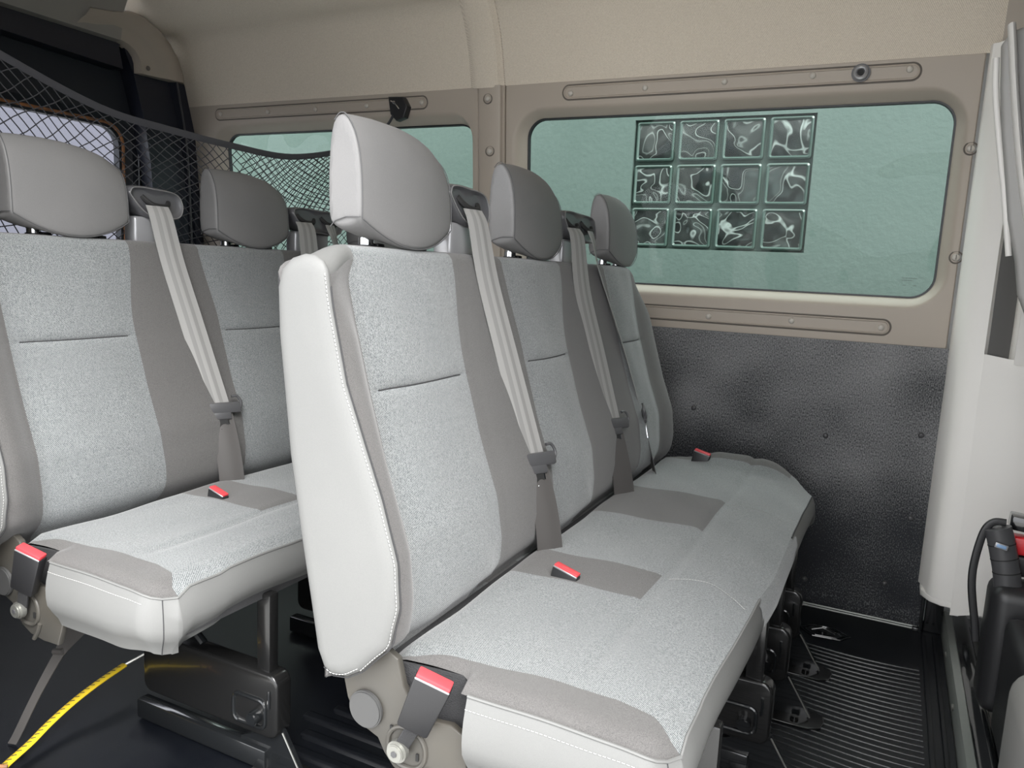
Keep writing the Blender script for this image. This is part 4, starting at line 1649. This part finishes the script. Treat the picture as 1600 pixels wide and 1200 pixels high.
for fam in (-1, 1):
    k = -30
    while k < 80:
        pts = []
        for q in range(25):
            v = q/24*0.50
            y = -0.3+k*pitch+fam*(v*1.05+0.006*math.sin(v*40+k))
            if -0.29 <= y <= 1.45: pts.append(netpt(y, v))
        if len(pts) > 2: tube(bm, pts, 0.0013, 4)
        k += 1
nm = obj('net_mesh', bm, M['net'], root)
# loose second gathering of the net in front of the side window
bm = bmesh.new()
for fam in (-1, 1):
    for k in range(26):
        pts = []
        for q in range(16):
            v = q/15*0.30
            y = 0.80+k*0.034+fam*(v*1.5)
            if 0.78 <= y <= 1.45: pts.append(netpt(y, v)+Vector((-0.05*math.sin(PI*v/0.3), 0, 0)))
        if len(pts) > 2: tube(bm, pts, 0.0013, 4)
obj('net_fold', bm, M['net'], root)
bm = bmesh.new()
tube(bm, smooth_path([(-1.098, 1.36, 1.372), (-1.098, 1.36, 1.2), (-1.098, 1.358, 1.0), (-1.098, 1.36, 0.86)]), 0.003, 6)
obj('side_cord', bm, M['net'], root)

# ------------------------------------------------------------------ loose things at the lower left
t = thing('bungee_rope', 'yellow rope flecked with black tied from the rear bench leg to the floor', 'rope', (-0.74, -0.14, 0.01))
bm = bmesh.new()
RP = smooth_path([(-0.795, 0.155, 0.060), (-0.790, 0.09, 0.052), (-0.785, 0.03, 0.040), (-0.770, -0.03, 0.030), (-0.752, -0.08, 0.022), (-0.735, -0.135, 0.016), (-0.722, -0.165, 0.012)], 10)
tube(bm, RP, 0.0062, 10, flat=(0.0085, 0.0045))
obj('rope_core', bm, M['yellow'], t)
bm = bmesh.new()
for i in range(2, len(RP)-2, 2):
    p = RP[i]
    d = (RP[i+1]-RP[i]).normalized()
    s = d.cross(Vector((0, 0, 1))).normalized()
    tube(bm, [p-s*0.0035+Vector((0, 0, 0.0045)), p+d*0.004+s*0.0035+Vector((0, 0, 0.0045))], 0.0010, 4)
obj('black_fleck', bm, M['black'], t)['kind'] = 'stuff'
bm = bmesh.new()
tube(bm, [(-0.795, 0.155, 0.060), (-0.775, 0.19, 0.075), (-0.74, 0.22, 0.09)], 0.003, 6)
obj('hook_wire', bm, M['bolt'], t)

t = thing('floor_hook', 'rusty orange hook on the floor at the lower left corner', 'hook', (-0.715, -0.17, 0.0))
bm = bmesh.new()
tube(bm, smooth_path([(-0.735, -0.20, 0.004), (-0.722, -0.175, 0.010), (-0.700, -0.160, 0.012), (-0.672, -0.160, 0.010), (-0.655, -0.170, 0.006)]), 0.007, 10)
tube(bm, smooth_path([(-0.722, -0.175, 0.010), (-0.735, -0.155, 0.022), (-0.722, -0.140, 0.020)]), 0.004, 8)
obj('hook_body', bm, M['orange'], t)

t = thing('webbing_strap', 'dusty dark strap running from under the rear bench down to the floor', 'strap', (-0.80, -0.07, 0.0))
bm = bmesh.new()
def flatstrap(pts, ws):
    P = smooth_path(pts, 5)
    rws = []
    for i, p in enumerate(P):
        w = interp(i/(len(P)-1), [k/(len(ws)-1) for k in range(len(ws))], ws)
        rws.append([p+Vector((0.8, 0.25, 0)).normalized()*w*s for s in (-0.5, -0.17, 0.17, 0.5)])
    grid(bm, rws)
flatstrap([(-0.665, 0.02, 0.31), (-0.700, 0.015, 0.26), (-0.735, 0.005, 0.215), (-0.765, -0.01, 0.165), (-0.790, -0.04, 0.09), (-0.805, -0.07, 0.02), (-0.808, -0.08, 0.002)], [0.05, 0.055, 0.045, 0.022, 0.018, 0.018, 0.018])
thicken(bm, 0.002)
obj('strap_band', bm, M['belt_lower'], t)
bm = bmesh.new()
tube(bm, [(-0.775, -0.012, 0.172), (-0.752, -0.008, 0.176)], 0.006, 8)
obj('strap_knot', bm, M['belt_lower'], t)

# ------------------------------------------------------------------ cab: driver's seat edge, buckle, handle
t = thing('driver_seat', 'grey driver seat shell cut off by the right edge of the photo', 'seat', (0.95, 0.86, 0.0))
bm = bmesh.new()
# back shell seen edge-on: tall rounded panel
def dsl(w):
    return [(0.762, 1.430), (0.774, 1.452), (0.80, 1.462), (0.90, 1.462), (1.10, 1.45), (1.10, 0.90), (0.90, 0.895), (0.868, 0.905), (0.846, 0.955), (0.834, 1.02), (0.812, 1.10), (0.798, 1.18), (0.783, 1.26), (0.770, 1.35)]
prism(bm, dsl(0), 0.905, 0.935, bev=0.008)
sh = obj('seat_back_shell', bm, M['seatshell'], t)
bm = bmesh.new()
tube(bm, smooth_path([(0.773, 0.900, 1.462), (0.792, 0.900, 1.345), (0.816, 0.900, 1.215), (0.836, 0.900, 1.127), (0.855, 0.900, 1.06)]), 0.009, 10, flat=(0.019, 0.007))
obj('shell_rim', bm, M['palerim'], t)
bm = bmesh.new()
tube(bm, smooth_path([(0.757, 0.93, 1.410), (0.765, 0.928, 1.337), (0.788, 0.926, 1.215), (0.801, 0.926, 1.153), (0.823, 0.926, 1.03)]), 0.004, 10, flat=(0.0055, 0.006))
obj('shell_rim', bm, M['palerim'], t)
bm = bmesh.new()
box(bm, (0.812, 0.80, 1.30), (1.06, 0.88, 1.50), 0.03, 4)
obj('headrest', bm, M['plastic_grey'], t)
bm = bmesh.new()
prism(bm, [(0.862, 1.03), (0.90, 0.99), (0.97, 0.97), (0.99, 0.60), (0.93, 0.60)], 0.86, 0.95, bev=0.01)
obj('lower_shell', bm, M['plastic_grey'], t)
bm = bmesh.new()
# rounded seat corner and plinth
box(bm, (0.874, 0.30, 0.10), (1.30, 0.62, 0.335), 0.05, 5)
obj('seat_base', bm, M['seatshell'], t)
bm = bmesh.new()
box(bm, (0.905, 0.63, 0.046), (1.35, 0.92, 0.30), 0.02, 3)
obj('plinth', bm, M['plastic'], t)

t = thing('recline_handle', 'black ribbed handle with a pale blue sticker beside the driver seat', 'handle', (0.88, 1.0, 0.30))
bm = bmesh.new()
HP = smooth_path([(0.878, 0.985, 0.462), (0.886, 0.985, 0.440), (0.896, 0.985, 0.405), (0.905, 0.985, 0.370), (0.912, 0.985, 0.330)], 6)
tube(bm, HP, 0.02, 20, flat=(0.020, 0.026), updir=(1, 0, 0))
obj('grip', bm, M['plastic_grey'], t)
bm = bmesh.new()
for i in (8, 13, 18):
    tube(bm, [HP[i], HP[i]+(HP[i+1]-HP[i])*0.35], 0.02, 20, flat=(0.0206, 0.0266), updir=(1, 0, 0))
obj('grip_groove', bm, M['black'], t)
bm = bmesh.new()
tube(bm, smooth_path([(0.893, 0.992, 0.474), (0.872, 0.992, 0.472), (0.858, 0.992, 0.455), (0.850, 0.992, 0.42), (0.845, 0.992, 0.37), (0.846, 0.992, 0.33), (0.852, 0.992, 0.29), (0.862, 0.992, 0.24), (0.868, 0.992, 0.20)]), 0.004, 8, flat=(0.005, 0.008))
obj('outer_loop', bm, M['plastic'], t)
bm = bmesh.new()
obox(bm, (0.886, 0.9585, 0.430), (1, 0, -0.2), (0, 1, 0), (0.2, 0, 1), (0.024, 0.002, 0.011), 0.0008)
obj('sticker_border', bm, M['neck'], t)
bm = bmesh.new()
obox(bm, (0.886, 0.9572, 0.430), (1, 0, -0.2), (0, 1, 0), (0.2, 0, 1), (0.018, 0.0015, 0.007), 0.0005)
obj('sticker', bm, M['blue'], t)
bm = bmesh.new()
box(bm, (0.880, 0.94, 0.06), (1.10, 1.06, 0.345), 0.03, 5)
obj('housing', bm, M['plastic'], t)
t = thing('belt_buckle', 'bright red buckle release under a black cap at the right edge', 'buckle', (0.93, 1.0, 0.40))
bm = bmesh.new()
box(bm, (0.912, 1.016, 0.400), (0.99, 1.055, 0.440), 0.006, 3)
obj('release_button', bm, M['pink'], t)
bm = bmesh.new()
obox(bm, (0.965, 1.035, 0.466), (1, 0, -0.08), (0, 1, 0), (0.08, 0, 1), (0.12, 0.05, 0.030), 0.003)
obj('cap', bm, M['gloss'], t)
bm = bmesh.new()
box(bm, (0.920, 1.018, 0.352), (0.99, 1.055, 0.398), 0.006, 3)
obj('holder', bm, M['plastic'], t)

# ------------------------------------------------------------------ outside
bm = bmesh.new()
box(bm, (-14, -14, -0.70), (14, 14, -0.62))
obj('ground', bm, M['pave'], kind='structure', smooth=False)
# building beside the van: green rendered wall with an opening for the glass blocks
gx0, gx1, gz0, gz1 = -0.515, 0.262, 1.085, 1.655
t = thing('green_building', 'green rendered building wall outside the side windows', 'building', (0, 2.7, -0.62))
bm = bmesh.new()
box(bm, (-3.65, 2.60, -0.62), (gx0, 2.85, 2.05))
box(bm, (gx1, 2.60, -0.62), (7, 2.85, 2.05))
box(bm, (gx0, 2.60, gz1), (gx1, 2.85, 2.05))
box(bm, (gx0, 2.60, -0.62), (gx1, 2.85, gz0))
obj('wall_face', bm, M['green'], t, smooth=False)
bm = bmesh.new()
box(bm, (gx0, 2.632, gz0), (gx1, 2.75, gz1))
obj('mortar_grid', bm, M['mortar'], t, smooth=False)
cw = (gx1-gx0)/4
ch = (gz1-gz0)/3
rown = ['bottom', 'middle', 'top']
coln = ['first', 'second', 'third', 'last']
first = None
for r_ in range(3):
    for c_ in range(4):
        x0, x1 = gx0+cw*c_+0.010, gx0+cw*(c_+1)-0.010
        z0, z1 = gz0+ch*r_+0.009, gz0+ch*(r_+1)-0.009
        root = thing('glass_block', 'wavy glass block, %s from the left in the %s row of the green wall' % (coln[c_], rown[r_]), 'glass block', ((x0+x1)/2, 2.61, z0), 'glass blocks in the green wall')
        bm = bmesh.new()
        lo = [rrect(x0, x1, z0, z1, 0.012, 4), rrect(x0+0.006, x1-0.006, z0+0.006, z1-0.006, 0.010, 4), rrect(x0+0.014, x1-0.014, z0+0.014, z1-0.014, 0.008, 4)]
        L = [[(a, 2.630, b) for a, b in lo[0]], [(a, 2.606, b) for a, b in lo[0]], [(a, 2.602, b) for a, b in lo[1]], [(a, 2.612, b) for a, b in lo[2]]]
        vs = [[bm.verts.new(p) for p in l] for l in L]
        n = len(L[0])
        for a, b in zip(vs[:-1], vs[1:]):
            for i in range(n): bm.faces.new((a[i], a[(i+1) % n], b[(i+1) % n], b[i]))
        obj('block_rim', bm, M['blockrim'], root)
        bm = bmesh.new()
        box(bm, (x0+0.012, 2.610, z0+0.012), (x1-0.012, 2.629, z1-0.012), 0.003, 2)
        obj('block_face', bm, M['block'], root)
# pale building far behind the rear doors
bm = bmesh.new()
box(bm, (-9.2, -3, -0.62), (-9.0, 14, 5.0))
tag(obj('pale_building', bm, M['sky_grey'], smooth=False), 'pale grey wall seen far behind through the rear door window', 'building')
